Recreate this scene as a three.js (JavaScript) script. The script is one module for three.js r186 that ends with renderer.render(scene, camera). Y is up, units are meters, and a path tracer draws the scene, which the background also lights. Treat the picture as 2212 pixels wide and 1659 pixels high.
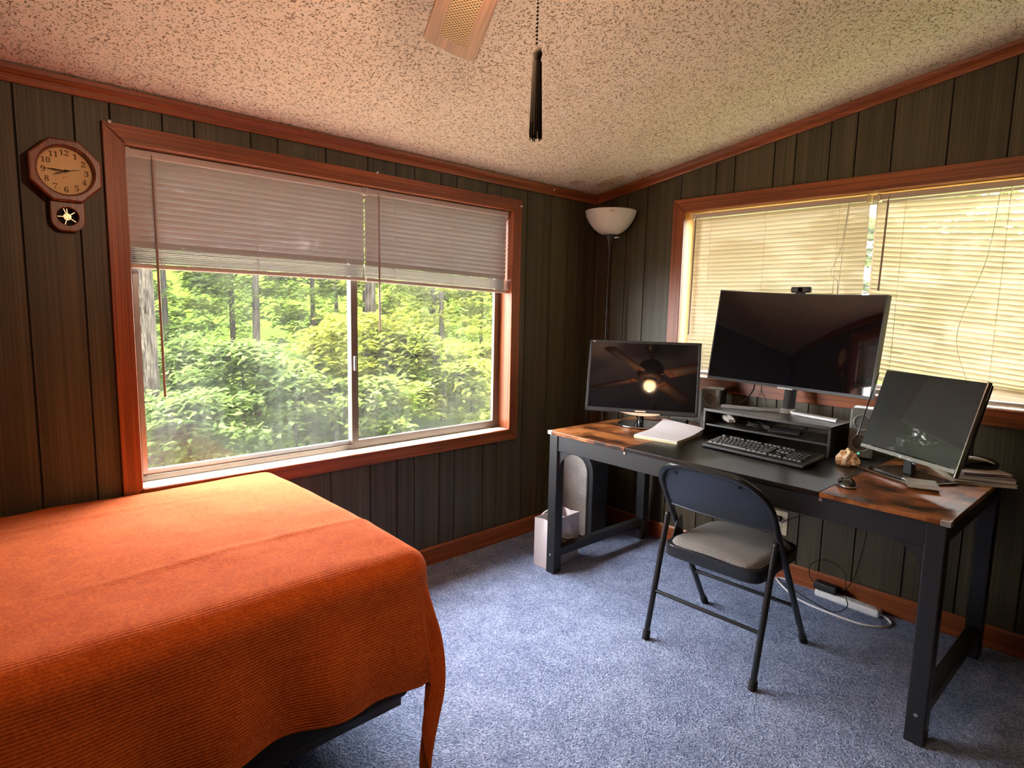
import * as THREE from 'three';
import { RoundedBoxGeometry } from 'three/addons/geometries/RoundedBoxGeometry.js';
import { mergeGeometries } from 'three/addons/utils/BufferGeometryUtils.js';

// ------------------------------------------------------------------ camera, sky, sun, exposure
const V3 = (x, y, z) => new THREE.Vector3(x, y, z);
const scene = new THREE.Scene();
const renderer = new THREE.WebGLRenderer({ antialias: true });
renderer.toneMapping = THREE.LinearToneMapping;
renderer.toneMappingExposure = 1.0;
renderer.shadowMap.enabled = true;

const camera = new THREE.PerspectiveCamera(64.71, 2212 / 1659, 0.05, 120);
{
  const yaw = 0.8134, pitch = 0.1239, roll = 0.0217;
  const f = V3(-Math.sin(yaw) * Math.cos(pitch), -Math.sin(pitch), -Math.cos(yaw) * Math.cos(pitch));
  const r = V3(Math.cos(yaw), 0, -Math.sin(yaw)), u = r.clone().cross(f);
  const r2 = r.clone().multiplyScalar(Math.cos(roll)).addScaledVector(u, Math.sin(roll));
  const u2 = u.clone().multiplyScalar(Math.cos(roll)).addScaledVector(r, -Math.sin(roll));
  camera.position.set(2.5275, 1.36, 3.0998);
  camera.quaternion.setFromRotationMatrix(new THREE.Matrix4().makeBasis(r2, u2, f.clone().negate()));
}
scene.add(camera);

scene.background = new THREE.Color().setRGB(1.0, 1.01, 1.03);   // bright hazy sky
scene.backgroundIntensity = 30;

const sun = new THREE.DirectionalLight(new THREE.Color().setRGB(1, 0.94, 0.82), 34);
sun.position.set(-3.2, 12, -2.4);
sun.target.position.set(0, 0, 0);
sun.castShadow = true; sun.shadow.radius = 3; sun.shadow.mapSize.set(2048, 2048);
Object.assign(sun.shadow.camera, { left: -16, right: 16, top: 16, bottom: -16, near: 1, far: 60 });
scene.add(sun, sun.target);

// ------------------------------------------------------------------ helpers
function rng(seed) { let s = seed | 0; return () => { s = (s + 0x6d2b79f5) | 0; let t = Math.imul(s ^ (s >>> 15), 1 | s); t = (t + Math.imul(t ^ (t >>> 7), 61 | t)) ^ t; return ((t ^ (t >>> 14)) >>> 0) / 4294967296; }; }
const R = Math.PI / 180, lerp = (a, b, t) => a + (b - a) * t, clamp01 = (x) => Math.min(1, Math.max(0, x));
const smooth = (a, b, x) => { const t = clamp01((x - a) / (b - a)); return t * t * (3 - 2 * t); };
const taken = new Map();
function numbered(n) { const k = taken.get(n) ?? 0; taken.set(n, k + 1); return k ? n + '_' + String(k).padStart(3, '0') : n; }
function mesh(name, geo, mat, parent, label) {
  const m = new THREE.Mesh(geo, mat);
  m.castShadow = m.receiveShadow = true;
  m.name = parent ? name : numbered(name);
  if (label) m.userData.label = label;
  (parent ?? scene).add(m);
  return m;
}
function tag(o, label, category, group, kind) { Object.assign(o.userData, { label, category }); if (group) o.userData.group = group; if (kind) o.userData.kind = kind; return o; }
function thing(name, label, category, pos = [0, 0, 0], turn = 0, group) {
  const g = new THREE.Group(); g.name = numbered(name); g.position.set(...pos); g.rotation.y = turn;
  scene.add(g); return tag(g, label, category, group);
}
function struct(name, geo, mat, label, category) { const m = mesh(name, geo, mat); return tag(m, label, category, undefined, 'structure'); }
const T = (g, x = 0, y = 0, z = 0, rx = 0, ry = 0, rz = 0) => { if (rx) g.rotateX(rx); if (rz) g.rotateZ(rz); if (ry) g.rotateY(ry); g.translate(x, y, z); return g; };
const clean = (g) => { const o = g.index ? g.toNonIndexed() : g; for (const k of Object.keys(o.attributes)) if (!['position', 'normal', 'uv'].includes(k)) o.deleteAttribute(k); o.morphAttributes = {}; return o; };
const merge = (...gs) => mergeGeometries(gs.flat().map(clean), false);
// uv in metres, projected along each face's own direction; 'long' is the axis that runs along v
function metric(geo, long = 1, ou = 0, ov = 0) {
  const g = geo.index ? geo.toNonIndexed() : geo, p = g.attributes.position, uv = new Float32Array(p.count * 2), a = V3(), b = V3(), c = V3();
  for (let i = 0; i < p.count; i += 3) {
    a.fromBufferAttribute(p, i); b.fromBufferAttribute(p, i + 1); c.fromBufferAttribute(p, i + 2);
    const n = b.clone().sub(a).cross(c.clone().sub(a)), w = [Math.abs(n.x), Math.abs(n.y), Math.abs(n.z)], k = w.indexOf(Math.max(...w));
    const rest = [0, 1, 2].filter((x) => x !== k), v = rest.includes(long) ? long : rest[1], u = rest.find((x) => x !== v);
    [a, b, c].forEach((q, j) => { uv[(i + j) * 2] = q.getComponent(u) + ou; uv[(i + j) * 2 + 1] = q.getComponent(v) + ov; });
  }
  g.setAttribute('uv', new THREE.BufferAttribute(uv, 2));
  return g;
}
const box = (x0, x1, y0, y1, z0, z1) => T(new THREE.BoxGeometry(x1 - x0, y1 - y0, z1 - z0), (x0 + x1) / 2, (y0 + y1) / 2, (z0 + z1) / 2);
const rbox = (w, h, d, r, seg = 2) => new RoundedBoxGeometry(w, h, d, seg, Math.min(r, w / 2.02, h / 2.02, d / 2.02));
const rboxAt = (x0, x1, y0, y1, z0, z1, r, seg = 1) => T(rbox(x1 - x0, y1 - y0, z1 - z0, r, seg), (x0 + x1) / 2, (y0 + y1) / 2, (z0 + z1) / 2);
const cyl = (r0, r1, h, n = 20) => new THREE.CylinderGeometry(r1, r0, h, n);
function rod(a, b, r, n = 10, r2 = r) {
  const A = V3(...a), B = V3(...b), d = B.clone().sub(A), g = new THREE.CylinderGeometry(r2, r, d.length(), n);
  g.applyQuaternion(new THREE.Quaternion().setFromUnitVectors(V3(0, 1, 0), d.clone().normalize()));
  const m = A.add(B).multiplyScalar(0.5); return g.translate(m.x, m.y, m.z);
}
const tube = (pts, r, seg = 40, n = 8, tension = 0.5) => new THREE.TubeGeometry(new THREE.CatmullRomCurve3(pts.map((p) => V3(...p)), false, 'catmullrom', tension), seg, r, n);
const lathe = (pts, n = 40) => new THREE.LatheGeometry(pts.map((p) => new THREE.Vector2(...p)), n);
function polygon(pts, holes = []) {
  const s = new THREE.Shape(pts.map((p) => new THREE.Vector2(...p)));
  for (const h of holes) s.holes.push(new THREE.Path(h.map((p) => new THREE.Vector2(...p))));
  return s;
}
const extrude = (shape, depth, opt = {}) => new THREE.ExtrudeGeometry(shape, { depth, bevelEnabled: false, curveSegments: 10, ...opt });
// a shape drawn in (z, y), extruded along +x from x0
const extrudeZY = (shape, x0, depth) => { const g = extrude(shape, depth); g.rotateY(-Math.PI / 2); g.scale(-1, 1, 1); flip(g); g.translate(x0, 0, 0); return g; };
function flip(g) {
  const q = g.index ? g.toNonIndexed() : g;
  if (q !== g) g.copy(q);
  for (const k of Object.keys(g.attributes)) {
    const a = g.attributes[k], s = a.itemSize;
    for (let i = 0; i < a.count; i += 3) for (let c = 0; c < s; c++) { const t = a.array[(i + 1) * s + c]; a.array[(i + 1) * s + c] = a.array[(i + 2) * s + c]; a.array[(i + 2) * s + c] = t; }
  }
  g.computeVertexNormals();
  return g;
}

// ------------------------------------------------------------------ procedural textures
function noiseField(w, h, cx, cy, seed) {   // tileable value noise
  const rnd = rng(seed), g = Float32Array.from({ length: cx * cy }, rnd), out = new Float32Array(w * h);
  for (let y = 0; y < h; y++) {
    const fy = (y / h) * cy, y0 = Math.floor(fy), ty = fy - y0, sy = ty * ty * (3 - 2 * ty), r0 = (y0 % cy) * cx, r1 = ((y0 + 1) % cy) * cx;
    for (let x = 0; x < w; x++) {
      const fx = (x / w) * cx, x0 = Math.floor(fx), tx = fx - x0, sx = tx * tx * (3 - 2 * tx), a = x0 % cx, b = (x0 + 1) % cx;
      out[y * w + x] = lerp(lerp(g[r0 + a], g[r0 + b], sx), lerp(g[r1 + a], g[r1 + b], sx), sy);
    }
  }
  return out;
}
function layered(w, h, list) { const out = new Float32Array(w * h); for (const [cx, cy, amp, seed] of list) { const n = noiseField(w, h, cx, cy, seed); for (let i = 0; i < out.length; i++) out[i] += n[i] * amp; } return out; }
function texture(w, h, f, srgb = true, sizeU = 1, sizeV = 1) {   // sizeU x sizeV metres per tile
  const d = new Uint8Array(w * h * 4);
  for (let i = 0; i < w * h; i++) { const c = f(i, i % w, (i / w) | 0); for (let k = 0; k < 3; k++) d[i * 4 + k] = Math.max(0, Math.min(255, Math.round(c[k]))); d[i * 4 + 3] = 255; }
  const t = new THREE.DataTexture(d, w, h); finish(t, srgb, sizeU, sizeV); return t;
}
function finish(t, srgb, su, sv) { t.wrapS = t.wrapT = THREE.RepeatWrapping; t.magFilter = THREE.LinearFilter; t.minFilter = THREE.LinearMipmapLinearFilter; t.generateMipmaps = true; if (srgb) t.colorSpace = THREE.SRGBColorSpace; t.repeat.set(1 / su, 1 / sv); t.needsUpdate = true; }
function canvasTexture(w, h, draw, srgb = true) { const c = document.createElement('canvas'); c.width = w; c.height = h; draw(c.getContext('2d'), w, h); const t = new THREE.CanvasTexture(c); if (srgb) t.colorSpace = THREE.SRGBColorSpace; return t; }
const mix3 = (a, b, t) => [lerp(a[0], b[0], t), lerp(a[1], b[1], t), lerp(a[2], b[2], t)];
const std = (o) => new THREE.MeshStandardMaterial(o), phys = (o) => new THREE.MeshPhysicalMaterial(o);
const lin = (r, g, b) => new THREE.Color().setRGB(r, g, b);

const M = {};
{
  const N = 512, a = layered(N, N, [[256, 256, 0.55, 11], [128, 128, 0.3, 12], [12, 12, 0.15, 13]]);
  M.carpet = std({
    map: texture(N, N, (i) => { const t = clamp01((a[i] - 0.2) / 0.6); return mix3([86, 99, 131], [172, 184, 214], t); }, true, 0.75, 0.75),
    bumpMap: texture(N, N, (i) => [a[i] * 255, a[i] * 255, a[i] * 255], false, 0.75, 0.75), bumpScale: 0.006, roughness: 1,
  });
}
{
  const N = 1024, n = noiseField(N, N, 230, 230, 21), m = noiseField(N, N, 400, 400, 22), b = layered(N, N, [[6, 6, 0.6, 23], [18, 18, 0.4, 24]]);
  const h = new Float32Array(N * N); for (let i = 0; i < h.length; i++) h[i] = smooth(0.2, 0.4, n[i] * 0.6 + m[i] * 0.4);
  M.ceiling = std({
    map: texture(N, N, (i) => mix3([150, 118, 94], mix3([244, 230, 214], [238, 222, 202], b[i]), clamp01(0.1 + h[i])), true, 1.1, 1.1),  // shade between the popcorn bumps painted into the colour, low spots brown
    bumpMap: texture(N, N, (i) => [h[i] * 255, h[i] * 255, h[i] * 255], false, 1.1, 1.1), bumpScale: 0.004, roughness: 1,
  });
}
function grain(N, H, seed, dark, light, streak = 1) {
  const a = layered(N, H, [[64, 3, 0.45 * streak, seed], [128, 6, 0.25 * streak, seed + 1], [10, 2, 0.3, seed + 2], [200, 60, 0.12, seed + 3]]);
  return (i) => mix3(dark, light, clamp01((a[i] - 0.32) / 0.5));
}
M.trim = std({ map: texture(256, 512, grain(256, 512, 31, [112, 53, 23], [164, 88, 43]), true, 0.25, 1.3), roughness: 0.42 });
M.trimPale = std({ map: texture(256, 512, grain(256, 512, 35, [176, 122, 62], [212, 160, 92]), true, 0.25, 1.3), roughness: 0.55 });
M.plank = [0, 1, 2].map((k) => std({ map: texture(256, 512, grain(256, 512, 41 + 10 * k, [[58, 50, 32], [55, 46, 30], [62, 54, 35]][k], [[85, 75, 50], [80, 69, 46], [90, 80, 54]][k]), true, 0.3, 1.5), roughness: 0.5 }));
M.backing = std({ color: lin(0.018, 0.013, 0.009), roughness: 0.9 });
M.rearWall = std({ map: M.plank[1].map, roughness: 0.55 });
M.sill = std({ color: lin(0.75, 0.72, 0.66), roughness: 0.5 });
M.bronze = std({ color: lin(0.2, 0.155, 0.125), roughness: 0.4, metalness: 0.35 });
M.alu = std({ color: lin(0.5, 0.5, 0.5), roughness: 0.35, metalness: 0.8 });
{
  const d = layered(256, 256, [[60, 4, 0.35, 36], [120, 10, 0.2, 37], [5, 4, 0.45, 38]]);   // dust film with rain streaks
  M.glass = phys({ color: 0xffffff, transmission: 1, thickness: 0, roughness: 0.19, roughnessMap: texture(256, 256, (i) => { const k = 110 + 190 * (d[i] - 0.3); return [k, k, k]; }, false, 0.9, 0.9), ior: 1.5 });
}
M.slatA = phys({ color: lin(0.5, 0.46, 0.44), roughness: 0.45, transmission: 0.02, thickness: 0 });
M.slatB = phys({ color: lin(0.8, 0.71, 0.5), roughness: 0.75, transmission: 0.026, thickness: 0 });
M.railA = std({ color: lin(0.6, 0.53, 0.5), roughness: 0.4 });
M.railB = std({ color: lin(0.62, 0.55, 0.5), roughness: 0.4 });
M.cord = std({ color: lin(0.62, 0.55, 0.46), roughness: 0.8 });
M.wand = phys({ color: lin(0.3, 0.2, 0.17), roughness: 0.3 });
M.black = std({ color: lin(0.017, 0.018, 0.02), roughness: 0.45 });
M.blackSteel = std({ color: lin(0.021, 0.022, 0.024), roughness: 0.45, metalness: 0.1 });
M.matteBlack = std({ color: lin(0.012, 0.012, 0.012), roughness: 0.8 });
M.screen = phys({ color: lin(0.004, 0.004, 0.006), roughness: 0.025, ior: 1.75 });
M.screenMatt = phys({ color: lin(0.006, 0.006, 0.006), roughness: 0.16, ior: 1.7 });
M.silver = std({ color: lin(0.62, 0.61, 0.6), roughness: 0.28, metalness: 0.9 });
M.chrome = std({ color: lin(0.8, 0.8, 0.8), roughness: 0.12, metalness: 1 });
M.white = std({ color: lin(0.78, 0.77, 0.76), roughness: 0.55 });
M.paper = std({ color: lin(0.82, 0.8, 0.8), roughness: 0.9 });

// ------------------------------------------------------------------ the room
const H0 = 2.076, SL = 0.1685, XR = 3.7, ZR = 4.6, HC = (x) => H0 + SL * x;
{
  const f = metric(box(-0.13, XR + 0.13, -0.12, 0, -0.13, ZR + 0.13), 2);
  struct('floor', f, M.carpet, 'worn blue-grey carpet covering the whole room', 'floor');
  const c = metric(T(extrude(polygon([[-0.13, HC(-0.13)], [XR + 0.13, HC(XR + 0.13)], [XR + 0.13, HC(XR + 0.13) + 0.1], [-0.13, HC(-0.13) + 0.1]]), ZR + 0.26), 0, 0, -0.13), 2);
  struct('ceiling', c, M.ceiling, 'sloping sprayed popcorn ceiling with the shade of its hollows painted as brown flecks', 'ceiling');
  const roof = T(extrude(polygon([[-0.42, HC(-0.42) + 0.1], [XR + 0.4, HC(XR + 0.4) + 0.1], [XR + 0.4, HC(XR + 0.4) + 0.16], [-0.42, HC(-0.42) + 0.16]]), ZR + 0.6), 0, 0, -0.3);
  struct('roof', roof, M.backing, 'low roof with short eaves over the room', 'roof');
}
const WA = { z0: 0.745, z1: 2.59, y0: 0.668, y1: 1.895 };   // clear opening of the forest window
const WB = { x0: 0.642, x1: 2.56, y0: 1.0, y1: 1.915 };     // clear opening of the window behind the desk
const groovesA = [0, 0.062, 0.165, 0.258, 0.418, 0.62, 0.82, 0.924, 1.127, 1.227, 1.384, 1.487, 1.637, 1.84, 2.048, 2.155, 2.361, 2.467, 2.627, 2.729, 2.884, 3.09, 3.29, 3.44, 3.54, 3.7, 3.8, 4.0, 4.1, 4.31, 4.6];
const groovesB = [0, 0.131, 0.237, 0.38, 0.603, 0.813, 0.917, 1.123, 1.226, 1.384, 1.496, 1.644, 1.849, 2.049, 2.255, 2.36, 2.565, 2.665, 2.825, 2.93, 3.08, 3.285, 3.49, 3.7];
// boards: each plank spans two grooves and leaves out the window opening
function planks(parent, edges, top, hole, place, seed) {
  const rnd = rng(seed), gap = 0.0032;
  for (let i = 0; i + 1 < edges.length; i++) {
    const a = edges[i] + gap, b = edges[i + 1] - gap, parts = [], add = (u0, u1, y0, y1, y2) => { if (u1 - u0 > 0.004) parts.push(place(polygon([[u0, y0], [u1, y0], [u1, y2], [u0, y1]]))); };
    const lo = Math.max(a, hole.a), hi = Math.min(b, hole.b);
    if (lo >= hi) add(a, b, 0.002, top(a), top(b));
    else {
      add(a, lo, 0.002, top(a), top(lo)); add(hi, b, 0.002, top(hi), top(b));
      add(lo, hi, 0.002, hole.y0, hole.y0); add(lo, hi, hole.y1, top(lo), top(hi));
    }
    mesh('plank', metric(merge(parts), 1, rnd() * 3, rnd() * 3), M.plank[Math.floor(rnd() * 3)], parent);
  }
}
{
  const D = 0.006, s = polygon([[-0.13, 0], [ZR + 0.13, 0], [ZR + 0.13, H0], [-0.13, H0]], [[[WA.z0 - 0.012, WA.y0 - 0.012], [WA.z0 - 0.012, WA.y1 + 0.012], [WA.z1 + 0.012, WA.y1 + 0.012], [WA.z1 + 0.012, WA.y0 - 0.012]]]);
  const wl = struct('wall_left', extrudeZY(s, -0.13, 0.13 - D), M.backing, 'dark olive plank-panelled wall with the wide forest window', 'wall');
  planks(wl, groovesA, () => H0 - 0.004, { a: WA.z0 - 0.012, b: WA.z1 + 0.012, y0: WA.y0 - 0.012, y1: WA.y1 + 0.012 }, (p) => extrudeZY(p, -D, D), 5);
  const sb = polygon([[0, 0], [XR, 0], [XR, HC(XR)], [0, H0]], [[[WB.x0 - 0.012, WB.y0 - 0.012], [WB.x0 - 0.012, WB.y1 + 0.012], [WB.x1 + 0.012, WB.y1 + 0.012], [WB.x1 + 0.012, WB.y0 - 0.012]]]);
  const wr = struct('wall_right', T(extrude(sb, 0.13 - D), 0, 0, -0.13), M.backing, 'dark olive plank-panelled gable wall behind the desk', 'wall');
  planks(wr, groovesB, (x) => HC(x) - 0.004, { a: WB.x0 - 0.012, b: WB.x1 + 0.012, y0: WB.y0 - 0.012, y1: WB.y1 + 0.012 }, (p) => T(extrude(p, D), 0, 0, -D), 6);
  struct('wall_rear', metric(T(extrude(polygon([[0, 0], [XR, 0], [XR, HC(XR)], [0, H0]]), 0.13), 0, 0, ZR)), M.rearWall, 'dark panelled wall opposite the desk', 'wall');
  struct('wall_entry', metric(box(XR, XR + 0.13, 0, HC(XR), -0.13, ZR + 0.13)), M.rearWall, 'dark panelled wall opposite the forest window', 'wall');
}
// trims
{
  const prof = [[0, 0], [0.010, 0], [0.013, 0.008], [0.013, 0.022], [0.020, 0.028], [0.026, 0.036], [0.030, 0.05], [0, 0.05]];
  const a = T(extrude(polygon(prof), ZR), 0, H0 - 0.052, 0);
  struct('trim_1', metric(a, 2), M.trim, 'red-brown wooden cove trim along the ceiling above the forest window', 'trim');
  const len = XR / Math.cos(Math.atan(SL));
  const b = extrude(polygon(prof), len); b.rotateY(Math.PI / 2); b.scale(1, 1, -1); flip(b); b.rotateZ(Math.atan(SL)); b.translate(0, H0 - 0.052, 0);
  struct('trim_2', metric(b, 0), M.trim, 'red-brown wooden cove trim climbing the gable wall to the ceiling slope', 'trim');
  const bp = [[0, 0], [0.013, 0], [0.013, 0.086], [0.006, 0.096], [0, 0.096]];
  struct('baseboard_left', metric(extrude(polygon(bp), ZR), 2), M.trim, 'red-brown wooden baseboard under the forest window', 'baseboard');
  const bb = extrude(polygon(bp), XR); bb.rotateY(Math.PI / 2); bb.scale(1, 1, -1); flip(bb);
  struct('baseboard_right', metric(bb, 0), M.trim, 'red-brown wooden baseboard along the wall behind the desk', 'baseboard');
}
// windows: local x runs along the wall to the right as seen from the room, z points into the room
function windowUnit(name, label, pos, turn, hw, y0, y1, cw, panes, jambMat) {
  const g = new THREE.Group(); g.name = name; g.position.set(...pos); g.rotation.y = turn; scene.add(g);
  tag(g, label, 'window', undefined, 'structure');
  const P = (n, geo, m, long) => mesh(n, metric(geo, long ?? 1), m, g);
  const th = 0.017, miter = (pts) => extrude(polygon(pts), th, { bevelEnabled: true, bevelThickness: 0.003, bevelSize: 0.0025, bevelSegments: 1 });
  const o = 0.0032, e = (pts) => miter(pts);
  P('casing', e([[-hw - cw + o, y1 + cw - o], [-hw + o, y1 + o], [hw - o, y1 + o], [hw + cw - o, y1 + cw - o]]), M.trim, 0);
  P('casing', e([[-hw - cw + o, y0 - cw + o], [hw + cw - o, y0 - cw + o], [hw - o, y0 - o], [-hw + o, y0 - o]]), M.trim, 0);
  P('casing', e([[-hw - cw + o, y0 - cw + 2 * o], [-hw - o, y0], [-hw - o, y1], [-hw - cw + o, y1 + cw - 2 * o]]), M.trim, 1);
  P('casing', e([[hw + cw - o, y0 - cw + 2 * o], [hw + cw - o, y1 + cw - 2 * o], [hw + o, y1], [hw + o, y0]]), M.trim, 1);
  P('jamb', box(-hw - 0.011, -hw, y0, y1, -0.125, 0.003), jambMat); P('jamb', box(hw, hw + 0.011, y0, y1, -0.125, 0.003), jambMat);
  P('jamb', box(-hw - 0.011, hw + 0.011, y1, y1 + 0.011, -0.125, 0.003), jambMat, 0);
  P('sill', box(-hw - 0.011, hw + 0.011, y0 - 0.011, y0, -0.125, 0.003), M.sill, 0);
  // outer metal frame, then each pane in its sash
  const fz0 = -0.115, fz1 = -0.082, fw = 0.022;
  P('frame', merge(box(-hw, -hw + fw, y0, y1, fz0, fz1), box(hw - fw, hw, y0, y1, fz0, fz1), box(-hw + fw, hw - fw, y1 - fw, y1, fz0, fz1), box(-hw + fw, hw - fw, y0, y0 + fw, fz0, fz1)), M.bronze);
  for (const [x0, x1, dz] of panes) {
    const b = 0.02, a0 = y0 + fw, a1 = y1 - fw;
    const bl = dz > 0.01 ? 0.034 : b, s = P('sash', merge(box(x0, x0 + bl, a0, a1, fz0 + dz, fz0 + dz + 0.018), box(x1 - b, x1, a0, a1, fz0 + dz, fz0 + dz + 0.018), box(x0 + bl, x1 - b, a1 - b, a1, fz0 + dz, fz0 + dz + 0.018), box(x0 + bl, x1 - b, a0, a0 + b, fz0 + dz, fz0 + dz + 0.018)), dz > 0.01 ? M.bronze : M.alu);
    const pn = mesh('pane', T(new THREE.PlaneGeometry(x1 - x0 - 2 * b + 0.004, a1 - a0 - 2 * b + 0.004), (x0 + x1) / 2, (a0 + a1) / 2, fz0 + dz + 0.009), M.glass, s);
    pn.castShadow = false; { const p = pn.geometry.attributes.position, uv = pn.geometry.attributes.uv; for (let i = 0; i < 4; i++) uv.setXY(i, p.getX(i), p.getY(i)); }
  }
  return g;
}
const cA = (WA.z0 + WA.z1) / 2, hA = (WA.z1 - WA.z0) / 2, cB = (WB.x0 + WB.x1) / 2, hB = (WB.x1 - WB.x0) / 2;
const w1 = windowUnit('window_1', 'wide wood-framed sliding window looking into green forest', [0, 0, cA], Math.PI / 2, hA, WA.y0, WA.y1, 0.066, [[-hA + 0.022, 0.0, 0.002], [-0.02, hA - 0.022, 0.02]], M.trim);
mesh('latch', rboxAt(-0.012, -0.002, 1.05, 1.12, -0.077, -0.062, 0.003), M.silver, w1);
windowUnit('window_2', 'wood-framed double window with lowered blinds behind the desk', [cB, 0, 0], 0, hB, WB.y0, WB.y1, 0.074, [[-hB + 0.022, 0.0, 0.002], [-0.02, hB - 0.022, 0.02]], M.trimPale);

// ------------------------------------------------------------------ blinds
const slatShape = new Map();
function slatGeo(L) {   // a thin curved strip along x, 25 mm wide, crown up
  if (slatShape.has(L)) return slatShape.get(L);
  const n = 4, w = 0.025, sag = 0.0022, pos = [], idx = [];
  for (let i = 0; i <= n; i++) { const t = i / n - 0.5, y = sag * (1 - 4 * t * t) - sag / 2; pos.push(-L / 2, y, t * w, L / 2, y, t * w); }
  for (let i = 0; i < n; i++) { const a = i * 2; idx.push(a, a + 2, a + 1, a + 1, a + 2, a + 3); }
  const g = new THREE.BufferGeometry(); g.setAttribute('position', new THREE.Float32BufferAttribute(pos, 3)); g.setIndex(idx); g.computeVertexNormals();
  slatShape.set(L, g); return g;
}
// lines: [y at the one end, y at the other, tilt] for every slat
function blind(label, pos, turn, x0, x1, yTop, z, lines, bottom, mats, cords, wand, group) {
  const g = thing('venetian_blind', label, 'blind', pos, turn, group), L = x1 - x0, cx = (x0 + x1) / 2;
  mesh('head_rail', rboxAt(x0, x1, yTop - 0.026, yTop, z - 0.016, z + 0.014, 0.003), mats.rail, g);
  for (const x of [x0, x1]) mesh('bracket', rboxAt(x - (x === x1 ? 0.012 : 0.002), x + (x === x1 ? 0.002 : 0.012), yTop - 0.032, yTop + 0.002, z - 0.02, z + 0.018, 0.002), mats.bracket ?? mats.rail, g);
  const geo = slatGeo(Math.round(L * 1000) / 1000);
  for (const [ya, yb, tilt, dz = 0] of lines) {
    const s = mesh('slat', geo, mats.slat, g); s.position.set(cx, (ya + yb) / 2, z + dz);
    s.rotation.set(0, 0, Math.atan2(yb - ya, L)); s.rotateX(tilt);
  }
  const [ba, bb] = bottom, br = mesh('bottom_rail', rbox(L, 0.016, 0.026, 0.005, 2), mats.rail, g);
  br.position.set(cx, (ba + bb) / 2, z); br.rotation.z = Math.atan2(bb - ba, L);
  for (const t of cords) {
    const x = lerp(x0, x1, t), yb = lerp(ba, bb, t);
    mesh('ladder_cord', merge(box(x - 0.0008, x + 0.0008, yb, yTop - 0.02, z + 0.0125, z + 0.0135), box(x - 0.0008, x + 0.0008, yb, yTop - 0.02, z - 0.0135, z - 0.0125)), M.cord, g);
  }
  if (wand) { const [t, len, dx] = wand, x = lerp(x0, x1, t); mesh('tilt_wand', merge(rod([x, yTop - 0.03, z + 0.02], [x + dx, yTop - 0.03 - len, z + 0.024], 0.0045, 6), rod([x, yTop - 0.012, z + 0.012], [x, yTop - 0.034, z + 0.021], 0.002, 6)), M.wand, g); }
  return g;
}
function raisedLines(yTop, n, pitch, stackN, ds, seed) {
  const rnd = rng(seed), out = [];
  let ya = yTop - 0.034, yb = ya;
  for (let i = 0; i < n; i++) { out.push([ya, yb, -72 * R + (rnd() - 0.5) * 0.06]); ya -= pitch; yb -= pitch + ds / n; }
  ya += pitch - 0.014; yb += pitch - 0.014 - 0.0;
  for (let i = 0; i < stackN; i++) { out.push([ya + (rnd() - 0.5) * 0.001, yb, (rnd() - 0.5) * 0.05, (rnd() - 0.5) * 0.003]); ya -= 0.0027; yb -= 0.0027; }
  return [out, [ya - 0.009, yb - 0.009]];
}
const blindA = { slat: M.slatA, rail: M.railA }, blindB = { slat: M.slatB, rail: M.railB, bracket: std({ color: lin(0.75, 0.66, 0.48), roughness: 0.4 }) };
{
  const [l1, b1] = raisedLines(1.892, 15, 0.0212, 20, 0.004, 61), [l2, b2] = raisedLines(1.892, 15, 0.0216, 20, 0.026, 62);
  blind('half-raised mini blind over the forest window, next to the clock', [0, 0, cA], Math.PI / 2, -hA + 0.008, 0.024, 1.892, -0.03, l1, b1, blindA, [0.1, 0.48, 0.9], [0.085, 0.86, 0.004], 'half-raised blinds of the forest window');
  blind('half-raised mini blind over the forest window, nearer the floor lamp', [0, 0, cA], Math.PI / 2, 0.03, hA - 0.008, 1.892, -0.03, l2, b2, blindA, [0.17, 0.56, 0.86], [0.07, 0.62, 0.0], 'half-raised blinds of the forest window');
}
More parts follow.
